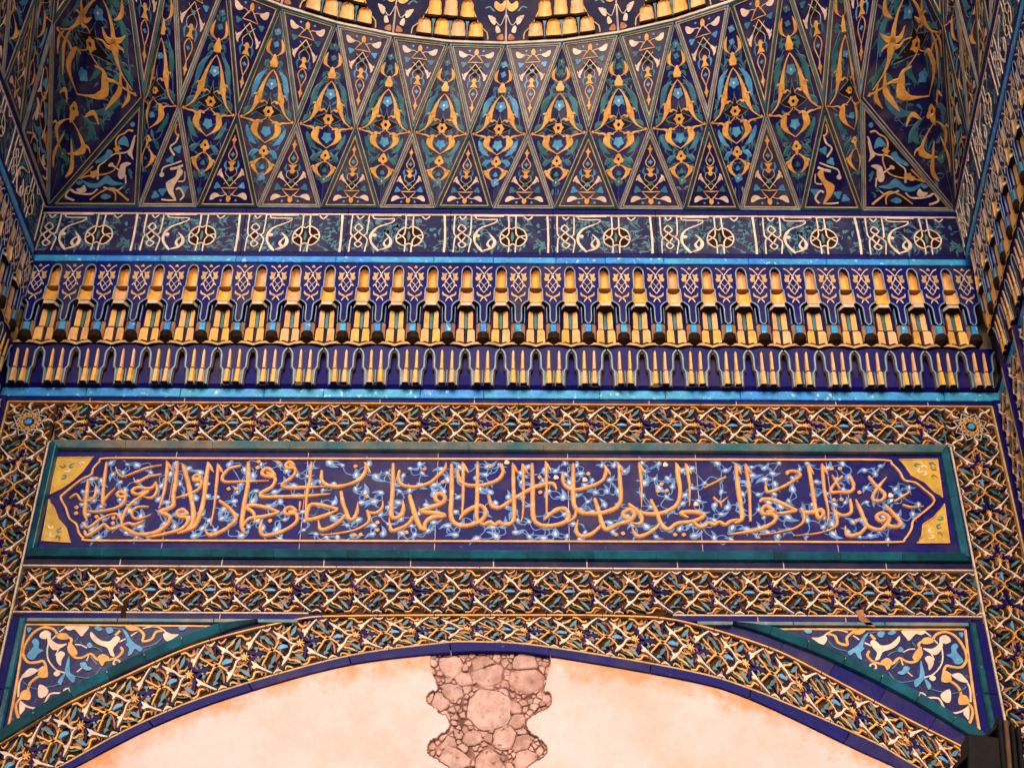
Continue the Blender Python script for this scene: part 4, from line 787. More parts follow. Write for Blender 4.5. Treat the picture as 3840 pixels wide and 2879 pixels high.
    for nm, m, da, db, sy in (('shelf_lip', 'ochre_line', 0, .0125, 0), ('shelf_gap_shade', 'umber', .0125, .030, .010)):
        V = []; k = len(sh)
        for q in (da, db):
            for x, y in sh: V.append((x, y + sy, zc(x) + q))
            for x, y in sh: V.append((x, -.03, zc(x) + q))
        Fc = []
        for i in range(k - 1):
            Fc += [(i, i + 1, 2 * k + i + 1, 2 * k + i), (2 * k + i, 2 * k + i + 1, 3 * k + i + 1, 3 * k + i)]
            if nm == 'shelf_lip': Fc.append((i + 1, i, k + i, k + i + 1))
        add(obj(nm, V, Fc, m))
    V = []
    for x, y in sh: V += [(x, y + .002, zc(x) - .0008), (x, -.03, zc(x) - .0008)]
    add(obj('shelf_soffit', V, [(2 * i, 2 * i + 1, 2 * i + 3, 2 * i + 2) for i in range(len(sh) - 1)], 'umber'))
    # tier one: niche under the finger, spandrel piece with paired gold columns under the bracket
    half = [(207, 1062), (207, 1100), (172, 1140), (158, 1200), (155, 1335), (130, 1368), (122, 1548)]
    Y1f = lambda y: -.110 + .030 * (y - 1062) / 486
    Zy = lambda y: KZ(y, Y1f(y)); za_, zb_1 = Zy(1062), Zy(1548); Yz = lambda z: -.110 + .030 * (z - za_) / (zb_1 - za_)
    pl = [(hx + dx * kx, Zy(y)) for dx, y in half] + [(hx - dx * kx, Zy(y)) for dx, y in half[::-1]]
    v, f = prism(pl, 0, -.03); n_ = len(pl); v = [(p[0], Yz(p[2]) if i < n_ else -.03, p[2]) for i, p in enumerate(v)]; tp = add(obj('niche_spandrel', v, f, 'cobalt_deep'))
    o = Orn(lambda x, y: (hx + x * kx, Zy(y)))
    for sg in (1, -1):
        o.ribbon('outline', 'pale_blue', [(sg * (dx - 9), y, .0040) for dx, y in half[1:]], .004, 0, .005, n=2)
        o.ribbon('inner_rim', 'rust_edge', [(sg * (dx + 7), y, .0038) for dx, y in half[2:]], .0038, -.02, -.004, n=2)
        o.ribbon('slip', 'teal_leaf', [(sg * 106, 1370), (sg * 100, 1540)], .0045, 0, .006, n=1)
    o.ribbon('slip', 'teal_leaf', [(0, 1370), (0, 1530)], .004, 0, .008, n=1)
    o.emit(tp, lambda x, z, h: (x, Yz(z) - h, z))
    for sg in (-1, 1):
        cx = sg * 58
        for nm, yy, w0, w1, pr0, pr1 in (('gold_column', (1108, 1335), 22, 25, .006, .012), ('gold_column', (1352, 1510), 35, 38, .014, .024)):
            V = []
            for y, wd, pr in ((yy[0], w0 * (.4 if yy[0] < 1200 else 1), pr0), (yy[0] + 22, w0, pr0), (yy[1], w1, pr1)):
                Yf = Y1f(y) - pr
                for s, dd in ((-1, .014), (-.5, 0), (.5, 0), (1, .014)): V.append((hx + (cx + s * wd) * kx, Yf + dd, KZ(y, Yf)))
                V.append((hx + (cx + wd) * kx, Y1f(y) + .004, KZ(y, Yf))); V.append((hx + (cx - wd) * kx, Y1f(y) + .004, KZ(y, Yf)))
            Fc = []
            for i in range(2):
                for e2 in range(6): Fc.append((i * 6 + e2, i * 6 + (e2 + 1) % 6, (i + 1) * 6 + (e2 + 1) % 6, (i + 1) * 6 + e2))
            Fc += [tuple(range(6)), tuple(range(12, 18))[::-1]]
            add(obj(nm, V, Fc, 'gold_tile'))
        v, f = box((hx + (cx - 37) * kx, Y1f(1510) - .023, KZ(1516, Y1f(1510) - .024)), (hx + (cx + 37) * kx, Y1f(1510) + .001, KZ(1511, Y1f(1510) - .024))); add(obj('column_foot', v, f, 'umber'))  # umber plate paints the shade on the column's underside
    v, f = prism([(-hx, KZ(1548, -.062)), (hx, KZ(1548, -.062)), (hx, KZ(1080, -.062)), (-hx, KZ(1080, -.062))], -.066, .03); add(obj('niche_back', v, f, 'cobalt'))
    v, f = hprism([(-46 * kx, -.05), (-46 * kx, -.100), (46 * kx, -.100), (46 * kx, -.05)], KZ(1145, -.10), KZ(1112, -.10)); add(obj('niche_soffit', v, f, 'rust_edge'))
    return out
cp = cornice_protos(); first = True
for sd in (0, 1, -1):
    th = thing('honeycomb_cornice', f'gold and cobalt honeycomb cornice of small cells along the {SIDEN[sd]} wall', 'cornice', 'honeycomb cornices')
    al = [-2.17 + i * UP for i in range(-1, 27)] if sd == 0 else [.16 + UP * (i + .5) for i in range(15)]
    for a in al:
        for p in cp:
            q = p if first else copy_tree(p)
            q.parent = th; M = frameM(sd, a, .034, 1 if sd == 0 else DS) @ Matrix.Translation((0, .04, 0)); q.matrix_local = (M @ Matrix.Translation((random.uniform(-.0014, .0014), random.uniform(-.0015, .0015), random.uniform(-.0016, .0016))) @ Matrix.Translation((0, 0, 6.6)) @ Matrix.Rotation(random.uniform(-.006, .006), 4, 'Y') @ Matrix.Translation((0, 0, -6.6))) if q.name.startswith(('gold_', 'hanging', 'collar_lip', 'pendant_t', 'column')) else M
        first = False
    zq = KZ(1548, -.062) + .0345
    n = 8 if sd == 0 else 6
    for i in range(n):
        Lq = (2 * HALF - .01) / n if sd == 0 else .5; sc_ = 1 if sd == 0 else DS
        V = [(0, -.008, 6.2445), (Lq - .001, -.008, 6.2445), (Lq - .001, -.026 * sc_, zq), (0, -.026 * sc_, zq), (0, .03, 6.2445), (Lq - .001, .03, 6.2445), (Lq - .001, .03, zq), (0, .03, zq)]
        q = obj('blue_footing', V, [(0, 1, 2, 3), (4, 7, 6, 5), (0, 4, 5, 1), (3, 2, 6, 7), (1, 5, 6, 2), (0, 3, 7, 4)], 'cobalt_deep', th)
        q.matrix_local = frameM(sd, -HALF + .005 + i * Lq) if sd == 0 else frameM(sd, .02 + (i + (1 if sd < 0 else 0)) * Lq)
    if False: strip(th, 'blue_footing', 'cobalt_deep', -HALF + .005, HALF - .005, 6.2445, KZ(1546, 0), -.006, .044, .62, seed=71)

# ------------------------------------------------------------------ frieze with interlaced script
KY = -.102; ZK0, ZK1 = 7.027, 7.276; NK = 9; KP = 2 * 2.316 / NK
def script_tile(seed):
    v, f = bevel_box((0, 0, ZK0), (KP - .001, .06, ZK1), .0015); t = obj('script_tile', v, f, 'script_blue')
    sx = KP / 1780; sz = (ZK1 - ZK0) / 615; o = Orn(lambda x, y: ((x - 60) * sx, ZK0 + (715 - y) * sz)); a, b = 0, .003
    rr = random.Random(seed)
    for i in range(105):
        x, y = rr.uniform(90, 1780), rr.uniform(150, 690); an = rr.uniform(0, 6.3); l = rr.uniform(30, 75); m = rr.choice(['teal_leaf', 'teal_leaf', 'blue_leaf'])
        o.ribbon('ground_leaf', m, [(x - l * math.cos(an), y - l * math.sin(an), .002), (x, y, rr.uniform(.005, .010)), (x + l * .8 * math.cos(an + .6), y + l * .8 * math.sin(an + .6), .0015)], .005, a, .0012, n=3)
        if i % 2: o.ribbon('ground_stem', 'pale_blue', [(x, y), (x + rr.uniform(-90, 90), y + rr.uniform(-60, 60)), (x + rr.uniform(-150, 150), max(130, min(700, y + rr.uniform(-120, 120))))], .0009, a, .001, n=4)
    o.poly('dark_medallion', 'umber', [(950, 400), (1050, 315), (1130, 330), (1190, 295), (1320, 355), (1365, 440), (1355, 510), (1300, 575), (1235, 600), (1190, 585), (1130, 565), (1050, 600), (955, 555), (932, 490)], a, .0016, smooth=False)
    o.poly('dark_medallion', 'umber', [(255, 390), (320, 460), (265, 520), (205, 460)], a, .0016, smooth=False)
    o.ribbon('ground_leaf', 'teal_leaf', [(1130, 370, .003), (1135, 450, .008), (1130, 530, .003)], .006, .0014, .0022, n=3)
    W = .0039
    def K(L, w_=W, cl=False): o.ribbon('script_stroke', 'cream', [(x + rr.uniform(-5, 5), y + rr.uniform(-4, 4)) + ((z[0],) if z else ()) for x, y, *z in L], w_, a, b, closed=cl, n=2, jit=.16)
    K([(135, 100), (130, 400), (190, 455), (260, 530), (335, 575), (270, 640), (210, 580), (275, 530), (330, 465), (410, 500), (400, 600), (385, 715)]) if False else None
    K([(135, 100), (130, 400), (190, 455), (262, 535), (340, 578), (272, 642), (208, 580), (262, 535), (325, 462)])
    K([(422, 100), (405, 410), (330, 428), (262, 372), (192, 322), (255, 248), (330, 325), (262, 385), (190, 448), (140, 492), (125, 715)])
    K([(330, 428), (420, 500), (410, 600), (385, 715)])
    K([(220, 112), (272, 165), (332, 112)]); K([(1345, 112), (1410, 168), (1480, 112)])
    K([(500, 112), (515, 155), (700, 162), (872, 165), (820, 225), (620, 292), (525, 358, .007), (482, 450, .008), (492, 550, .006), (560, 640, .008), (630, 700, .006)])
    K([(640, 682, .003), (760, 650, .006), (820, 590, .009), (826, 520, .008), (782, 452, .005), (722, 402, .001)]); K([(770, 640, .008), (710, 585, .007), (730, 530, .004), (790, 480, .003)])
    o.blob('script_stroke', 'cream', 540, 440, .011, a, b)
    K([(445, 102), (700, 102), (985, 102)], .005); K([(1050, 100), (1330, 100)], .004)
    K([(1070, 90), (1070, 390), (1010, 452), (930, 502)]); K([(930, 402), (1010, 452), (1078, 512), (1068, 712)]); K([(1195, 90), (1200, 400), (1270, 452), (1372, 512)]); K([(1372, 430), (1270, 452), (1200, 520), (1185, 715)])
    K([(940, 392), (1050, 305), (1130, 322), (1190, 285), (1330, 350), (1372, 440), (1365, 512), (1310, 582), (1240, 612), (1190, 592), (1130, 572), (1050, 612), (950, 562), (922, 500)], W, True)
    K([(1740, 95, .006), (1755, 480, .006), (1745, 718, .006)])
    o.emit(t, lambda x, z, h: (x, -h, z), split=('script_stroke', 'dark_medallion'))
    return t
stls = [script_tile(q) for q in (4, 9, 15, 22)]; used = set()
for sd in (0, 1, -1):
    th = thing('script_frieze', f'cobalt tile frieze of repeated cream interlaced script along the {SIDEN[sd]} wall', 'inscription', 'interlaced script friezes')
    n = NK if sd == 0 else 5
    for i in range(n):
        q4 = (i * 3 + sd) % 4; t = stls[q4] if q4 not in used else copy_tree(stls[q4]); used.add(q4); t.parent = th
        M = frameM(sd, (-2.316 + i * KP) if sd == 0 else (.145 + (i + (1 if sd < 0 else 0)) * KP))
        t.matrix_local = M @ Matrix.Translation((0, KY if sd == 0 else KY * DS, 0))
    for z0, z1, m, yy in ((6.9975, 7.0265, 'cobalt_deep', 0), (7.2765, 7.287, 'cream_dull', -.003), (7.2875, 7.317, 'cobalt_deep', -.006)):
        L = 4.632 if sd == 0 else 2.7; k = 9
        for i in range(k):
            v, f = bevel_box((i * L / k + .0008, yy, z0), ((i + 1) * L / k - .0008, .06, z1), .0015); q = obj('fillet', v, f, m, th)
            q.matrix_local = (frameM(sd, -2.316) if sd == 0 else frameM(sd, .145 if sd > 0 else .145 + L)) @ Matrix.Translation((0, KY if sd == 0 else KY * DS, 0))

# ------------------------------------------------------------------ pleated vault of triangles and kites
VZ, RZ, RR, RC = 7.321, 8.10, 2.618, (-.032, -3.12)
def ringpt(i): a = R_((i - 6) * 6.375 + 1.0); return Vector((RC[0] + RR * math.sin(a), RC[1] + RR * math.cos(a), RZ))
bx = [1.006 * q for q in (-1.824, -1.527, -1.226, -.906, -.614, -.334, -.048, .263, .583, .91, 1.191, 1.498, 1.805)]
VY = -.107; VC = 2.284
BP = [Vector((x, VY, VZ)) for x in bx]; RP = [ringpt(i) for i in range(13)]
sidesB = [.62, .93, 1.24, 1.55, 1.86, 2.17, 2.48]; rx = [2.00, 2.07, 2.11, 2.13, 2.15, 2.16, 2.17]; ry = [1.62, 1.92, 2.22, 2.52, 2.82, 3.12, 3.42]
def sideB(s, d): return Vector((s * VC + SKEW[s] * d, -d, VZ))
cR, cL = Vector((VC, VY, VZ)), Vector((-VC, VY, VZ))
BPs = [sideB(-1, d) for d in sidesB][::-1] + [cL] + BP + [cR] + [sideB(1, d) for d in sidesB]
tR, tL = ringpt(13), ringpt(-1)
RPs = [Vector((-x, -y, RZ)) for x, y in zip(rx, ry)][::-1] + [tL] + RP + [tR] + [Vector((x, -y, RZ)) for x, y in zip(rx, ry)]
iL, iR = 7, 21                                # indices of the two corners in the chain
EYE = Vector((0, -3.2, 6.0)); BULGE = .045
ND = []
for k in range(len(BPs) - 1):
    wa = .5
    if k == iL: wa = .10
    if k == iL - 1: wa = .90
    if k == iR - 1: wa = .90
    if k == iR: wa = .10
    bm_ = BPs[k] * wa + BPs[k + 1] * (1 - wa); rm_ = RPs[k] * wa + RPs[k + 1] * (1 - wa)
    n_ = (BPs[k + 1] - BPs[k]).cross(rm_ - bm_).normalized(); mid_ = bm_ * .56 + rm_ * .44
    if n_.dot(EYE - mid_) < 0: n_ = -n_
    ND.append(mid_ + n_ * BULGE)
vt = {0: thing('pleated_vault', 'band of painted triangle and kite tiles leaning in above the back wall frieze', 'vault'),
      1: thing('pleated_vault', 'painted triangle and kite tiles turning along the right side of the vault', 'vault'),
      -1: thing('pleated_vault', 'painted triangle and kite tiles turning along the left side of the vault', 'vault')}
def own(k): return vt[-1] if k < iL else (vt[1] if k > iR else vt[0])
def tri_frame(a, b, c):                        # a,b base (left,right seen from inside), c apex
    n = (b - a).cross(c - a).normalized()
    if n.dot(EYE - (a + b + c) / 3) < 0: n = -n
    return n
def slab3(name, m, pts, n, parent, th=.03):
    k = len(pts); V = list(pts) + [p - n * th for p in pts]
    return obj(name, V, [tuple(range(k)), tuple(range(k, 2 * k))[::-1]] + [(i, (i + 1) % k, k + (i + 1) % k, k + i) for i in range(k)], m, parent)
def inset_tri(a, b, c, d):
    la, lb, lc = (b - c).length, (a - c).length, (a - b).length; p = la + lb + lc; I = (a * la + b * lb + c * lc) / p
    r = (b - a).cross(c - a).length / p; q = 1 - d / r
    return [I + (x - I) * q for x in (a, b, c)]
SPT = ('leaf', 'ochre_leaf', 'cream_leaf', 'flower', 'ochre_vase', 'ochre_ring', 'star', 'turquoise_leaf')
def triangle(a, b, c, parent, motif, flip=False, rimc='teal', seed=0):
    n = tri_frame(a, b, c); t = slab3('triangle_tile', 'vault_cobalt', [a, b, c], n, parent)
    # rims
    for nm, m, d0, d1, h in (('rim', rimc, .001, .011, .007), ('rim_line', 'ochre_line', .0125, .0195, .0045)):
        o1, i1 = inset_tri(a, b, c, d0), inset_tri(a, b, c, d1)
        V = [p + n * .0005 for p in o1] + [p + n * h for p in inset_tri(a, b, c, d0 + .002)] + [p + n * h for p in inset_tri(a, b, c, d1 - .002)] + [p + n * .0005 for p in i1]
        Fc = [(q * 3 + e, q * 3 + (e + 1) % 3, (q + 1) * 3 + (e + 1) % 3, (q + 1) * 3 + e) for q in range(3) for e in range(3)]
        obj(nm, V, Fc, m, t)
    a, b, c = inset_tri(a, b, c, .019); mid = (a + b) / 2; ex = (b - a) / 2; ey = c - mid
    W, H = ex.length, ey.length
    o = Orn(lambda s, q: (s * W, q * H)); motif(o, W / .125, seed)
    o.emit(t, lambda x, y, h: mid + ex * (x / W) + ey * (y / H) + n * (h + .0008), split=SPT)
def motif_tri(o, k, seed):
    rr = random.Random(seed); b = .0022; pal = ['sky_leaf', 'blue_leaf', 'teal_leaf'][seed % 3]
    w_ = lambda v: v * k
    o.poly('dark_lozenge', 'umber', [(-.33, .32), (0, .20), (.33, .32), (0, .41)], 0, .0012, smooth=False)
    for sg in (1, -1):
        f = lambda L: [(sg * p[0],) + tuple(p[1:]) for p in L]
        o.poly('cream_leaf', 'cream', f([(.74, .055), (.73, .10), (.66, .135), (.54, .145), (.40, .125), (.36, .10), (.50, .085), (.62, .06)]), 0, b)
        o.ribbon('cream_stem', 'cream', f([(.42, .108, .002), (.25, .105, .0018), (.08, .13, .0018)]), .002, 0, b)
        o.ribbon('cream_stem', 'cream', f([(0, .225, .0022), (.16, .29, .0025), (.30, .345, .003)]), .003, 0, b)
        o.ribbon('cream_leaf', 'cream', f([(.28, .34, w_(.003)), (.40, .385, w_(.009)), (.44, .42, w_(.008)), (.40, .46, w_(.002))]), .004, 0, b)
        o.ribbon('cream_leaf', 'cream', f([(.42, .40, w_(.005)), (.50, .39, w_(.004)), (.53, .365, .001)]), .004, 0, b)
        o.ribbon('cream_stem', 'cream_dull', f([(-.25, .26, .0015), (0, .33, .0015), (.22, .40, .0015), (.16, .47, .0015), (0, .43, .002)]), .002, 0, .0017)
        o.blob('turquoise_leaf', pal, sg * .50, .235, w_(.015), 0, b, 3, .28, sg * .6 + 1.5, 14)
        o.ribbon('turquoise_leaf', pal, f([(.16, .44, .001), (.27, .50, w_(.006)), (.22, .57, .001)]), .004, 0, .0015)
        o.blob('turquoise_leaf', 'pale_blue', sg * .30, .045, w_(.006), 0, .0015, 3, .3, sg, 9)
        o.ribbon('ochre_ring', 'ochre', f([(0, .555, .0022), (.13, .595, .0026), (.17, .645, .0028), (.10, .70, .0026), (0, .765, .002)]), .003, 0, b)
    o.ribbon('ochre_vase', 'ochre', [(-.33, .21), (0, .205), (.33, .21), (.16, .14), (0, .085), (-.16, .14)], .0032, 0, b + .0004, closed=True, n=1)
    o.poly('ochre_vase', 'ochre', [(-.06, .10), (.06, .10), (.09, .055), (0, .02), (-.09, .055)], 0, b)
    o.poly('ochre_vase', 'ochre', [(-.05, .43), (.05, .43), (.10, .465), (.05, .50), (.17, .555), (0, .545), (-.17, .555), (-.05, .50), (-.10, .465)], 0, b, n=2)
    o.blob('flower', pal, 0, .325, w_(.010), 0, .002, 4, .4, .8, 12)
    o.blob('flower', 'sky_leaf', 0, .645, w_(.010), 0, .0018, 4, .35, 0, 12)
    o.poly('ochre_vase', 'ochre', [(0, .90), (.04, .855), (.10, .835), (.04, .81), (.02, .77), (-.02, .77), (-.04, .81), (-.10, .835), (-.04, .855)], 0, b, n=2)
def kite(bt, tp, l, r, parent, seed):
    fold_l = (l - bt).cross(tp - bt).normalized(); fold_r = (r - bt).cross(tp - bt).normalized()
    nl = fold_l if fold_l.dot(EYE - (l + bt + tp) / 3) > 0 else -fold_l; nr = fold_r if fold_r.dot(EYE - (r + bt + tp) / 3) > 0 else -fold_r
    V = [bt, l, tp, r]; th = (nl + nr).normalized() * .03; V2 = V + [p - th for p in V]
    t = obj('kite_tile', V2, [(0, 1, 2), (0, 2, 3), (4, 6, 5), (4, 7, 6), (0, 1, 5, 4), (1, 2, 6, 5), (2, 3, 7, 6), (3, 0, 4, 7)], 'vault_cobalt', parent)
    ax = tp - bt; H = ax.length; un = ax / H
    tl, tr_ = (l - bt).dot(un) / H, (r - bt).dot(un) / H; vl, vr = l - bt - ax * tl, r - bt - ax * tr_; tw = (tl + tr_) / 2; W = (vl.length + vr.length) / 2
    def T3(x, y, h):
        s = x / W; q = y / H
        # shear so the waist of the drawing sits on both side corners
        if s < 0: p = bt + ax * (q + (-s) * (tl - tw)) + vl * (-s) + nl * (h + .0008)
        else: p = bt + ax * (q + s * (tr_ - tw)) + vr * s + nr * (h + .0008)
        return p
    # real waist of the drawing is at .465
    def T2(s, q): 
        q2 = q / .465 * tw if q < .465 else tw + (q - .465) / .535 * (1 - tw)
        return (s * W, q2 * H)
    o = Orn(T2); k = W / .15; k = max(.60, min(1.5, k * 1.22)); w_ = lambda v: v * k; b = .0026; rr = random.Random(seed)
    pal = ['teal_leaf', 'blue_leaf', 'sky_leaf', 'teal_leaf'][seed % 4]
    def lim(q): return q / .465 if q < .465 else (1 - q) / .535
    for sg in (1, -1):
        f = lambda L: [(sg * p[0], p[1]) + ((w_(p[2]),) if len(p) > 2 else ()) for p in L]
        # edge line
        o.ribbon('edge_line', 'ochre_line', [(0, .01), (sg * .48, .235), (sg * .965, .465), (sg * .5, .725), (0, .985)], .0022, 0, .003, n=1)
        o.ribbon('ochre_leaf', 'ochre', f([(0, .268, .0015), (.13, .256, .0022), (.25, .236, .006), (.30, .218, .0095), (.24, .198, .007), (.16, .184, .004), (.08, .174, .0015)]), .003, 0, b)
        o.ribbon('ochre_leaf', 'ochre', f([(.27, .226, .005), (.37, .232, .004), (.42, .222, .001)]), .003, 0, b)
        o.ribbon('ochre_leaf', 'ochre', f([(0, .342, .0018), (.15, .358, .003), (.30, .376, .008), (.40, .402, .0135), (.36, .432, .012), (.30, .452, .006), (.16, .448, .0025)]), .004, 0, b)
        o.ribbon('ochre_leaf', 'ochre', f([(.38, .436, .007), (.52, .450, .0045), (.68, .452, .0028), (.86, .458, .0028)]), .003, 0, b)
        o.blob('ochre_leaf', 'ochre', sg * .86, .459, w_(.006), 0, b, 4, .2, 0, 8)
        o.ribbon('ochre_stem', 'ochre', f([(.02, .478, .0016), (.12, .462, .0018), (.26, .452, .002)]), .002, 0, b)
        o.ribbon('ochre_leaf', 'ochre', f([(0, .705, .0016), (.14, .675, .003), (.26, .632, .006), (.33, .592, .0095), (.38, .562, .014), (.45, .530, .008), (.58, .492, .0035), (.80, .464, .002)]), .003, 0, b)
        o.ribbon('ochre_leaf', 'ochre', f([(.36, .556, .008), (.27, .545, .006), (.18, .552, .003), (.06, .540, .0015)]), .003, 0, b)
        o.ribbon('ochre_leaf', 'ochre', f([(.40, .575, .006), (.50, .580, .004), (.54, .572, .001)]), .003, 0, b)
        o.ribbon('ochre_leaf', 'ochre', f([(0, .765, .0015), (.14, .776, .0025), (.25, .792, .007), (.24, .822, .006), (.18, .850, .0015)]), .003, 0, b)
        o.ribbon('turquoise_leaf', pal, f([(.20, .700, .0015), (.42, .660, .010), (.52, .610, .011), (.58, .560, .003)]), .006, 0, .0016)
        o.ribbon('turquoise_leaf', 'teal_leaf', f([(.50, .520, .002), (.70, .500, .009), (.80, .475, .002)]), .006, 0, .0016)
        o.ribbon('turquoise_leaf', pal, f([(.28, .330, .002), (.46, .350, .010), (.60, .392, .009), (.66, .420, .002)]), .006, 0, .0016)
        o.ribbon('turquoise_leaf', pal, f([(.14, .300, .0015), (.33, .290, .010), (.44, .262, .006), (.36, .285, .001)]), .006, 0, .0016)
        o.ribbon('turquoise_leaf', 'teal_leaf', f([(.10, .745, .0015), (.24, .738, .007), (.30, .715, .002)]), .006, 0, .0016)
        o.ribbon('pale_stem', 'pale_blue', f([(.62, .42), (.50, .33), (.30, .30), (.16, .32)]), .0009, 0, .0012)
        o.ribbon('pale_stem', 'pale_blue', f([(.72, .50), (.60, .58), (.45, .66), (.2, .72)]), .0009, 0, .0012)
        o.ribbon('pale_stem', 'pale_blue', f([(0, .598), (.10, .535), (.46, .503), (.14, .478), (0, .462)]), .0011, .0010, .0022, n=2)
    for sg in (1, -1): o.poly('star', 'umber', [(0, .592), (sg * .07, .545), (sg * .20, .522), (sg * .44, .503), (sg * .20, .484), (sg * .07, .478), (0, .464), (0, .503), (0, .55)], 0, .0014, smooth=False)
    o.blob('flower', 'ochre', 0, .503, w_(.021), .001, .003, 6, .16, 0, 18); o.blob('flower_eye', 'cobalt_deep', 0, .503, w_(.008), .0028, .0036, 0, 0, 0, 8)
    # small scattered leaves of the painted ground
    nf = 44 if W < .25 else 95
    for i in range(nf):
        q = rr.uniform(.08, .90); sx = rr.uniform(.18, .86) * lim(q); an = rr.uniform(0, 6.3); l = rr.uniform(.014, .030); m = rr.choice(['teal_leaf', 'blue_leaf', 'teal_leaf', 'teal_worn'])
        for sg in (1, -1):
            x, y = sg * sx, q; dx, dy = sg * l * math.cos(an) / W, l * math.sin(an) / H
            if abs(x) + abs(dx) > .93 * lim(max(.02, min(.98, y + dy))) or abs(x) - abs(dx) < .02: continue
            o.ribbon('ground_leaf', m, [(x - dx, y - dy, .001), (x, y + .004, rr.uniform(.003, .0075)), (x + dx, y + dy, .001)], .004, 0, .0011, n=3)
            if i % 3 == 0: o.ribbon('pale_stem', 'pale_blue', [(x - dx, y - dy), (x, y - .012), (x + dx * 1.1, y + dy * .6)], .0008, 0, .0009, n=3)
    if W > .25:
        for L in ([(.12, .60, .002), (.25, .57, .012), (.42, .60, .010), (.50, .64, .002)], [(.55, .50, .002), (.62, .44, .010), (.56, .40, .009), (.48, .36, .002)], [(.20, .30, .002), (.32, .33, .010), (.44, .31, .002)], [(.08, .22, .002), (.2, .15, .009), (.14, .11, .002)], [(.70, .47, .002), (.78, .44, .008), (.72, .40, .002)], [(.30, .76, .002), (.36, .70, .010), (.28, .66, .002)], [(.14, .86, .002), (.20, .80, .008), (.12, .77, .002)]):
            for sg in (1, -1): o.ribbon('ochre_leaf', 'ochre', [(sg * x, y, ww * 1.15) for x, y, ww in L], .006, 0, b)
        for L in ([(.30, .50, .002), (.42, .53, .016), (.60, .52, .006)], [(.14, .40, .002), (.22, .44, .014), (.20, .47, .004)], [(.30, .24, .002), (.36, .27, .014), (.30, .29, .003)], [(.22, .66, .003), (.16, .72, .012), (.10, .69, .003)], [(.46, .42, .003), (.54, .47, .012), (.62, .48, .003)]):
            for sg in (1, -1): o.ribbon('turquoise_leaf', 'teal_leaf', [(sg * x, y, ww) for x, y, ww in L], .006, 0, .0017)
    for q, r_ in ((.300, .019), (.742, .017)):
        o.blob('flower', 'ochre', 0, q, w_(r_), 0, .003, 3, .22, 1.57, 15); o.poly('ochre_stem', 'ochre', [(-.07, q - .012), (.07, q - .012), (.02, q - .04), (-.02, q - .04)] if q < .5 else [(-.13, q - .025), (.13, q - .025), (.05, q + .03), (-.05, q + .03)], 0, b, n=2)
        o.blob('flower_eye', 'umber', 0, q, w_(.0065), .0028, .0036, 0, 0, 0, 8)
    for q, r_, lb in ((.165, .017, 4), (.215, .010, 3), (.402, .020, 5), (.635, .021, 5), (.885, .014, 4), (.825, .012, 4)):
        if q > .8 and W < .06: continue
        o.blob('flower', 'sky_leaf' if q in (.402, .635) else pal, 0, q, w_(r_), 0, .002, lb, .16, 1.57, 18)
    o.blob('flower_eye', 'cream', 0, .635, w_(.006), .0018, .0028, 0, 0, 0, 8); o.blob('flower_eye', 'ochre', 0, .165, w_(.0045), .0018, .0028, 3, .3, 0, 9); o.blob('flower_eye', 'ochre', 0, .89, w_(.004), .0018, .0028, 3, .3, 0, 9)
    o.ribbon('pale_stem', 'pale_blue', [(0, .03), (0, .14)], .0008, 0, .0012, n=1)
    o.emit(t, T3, split=SPT)
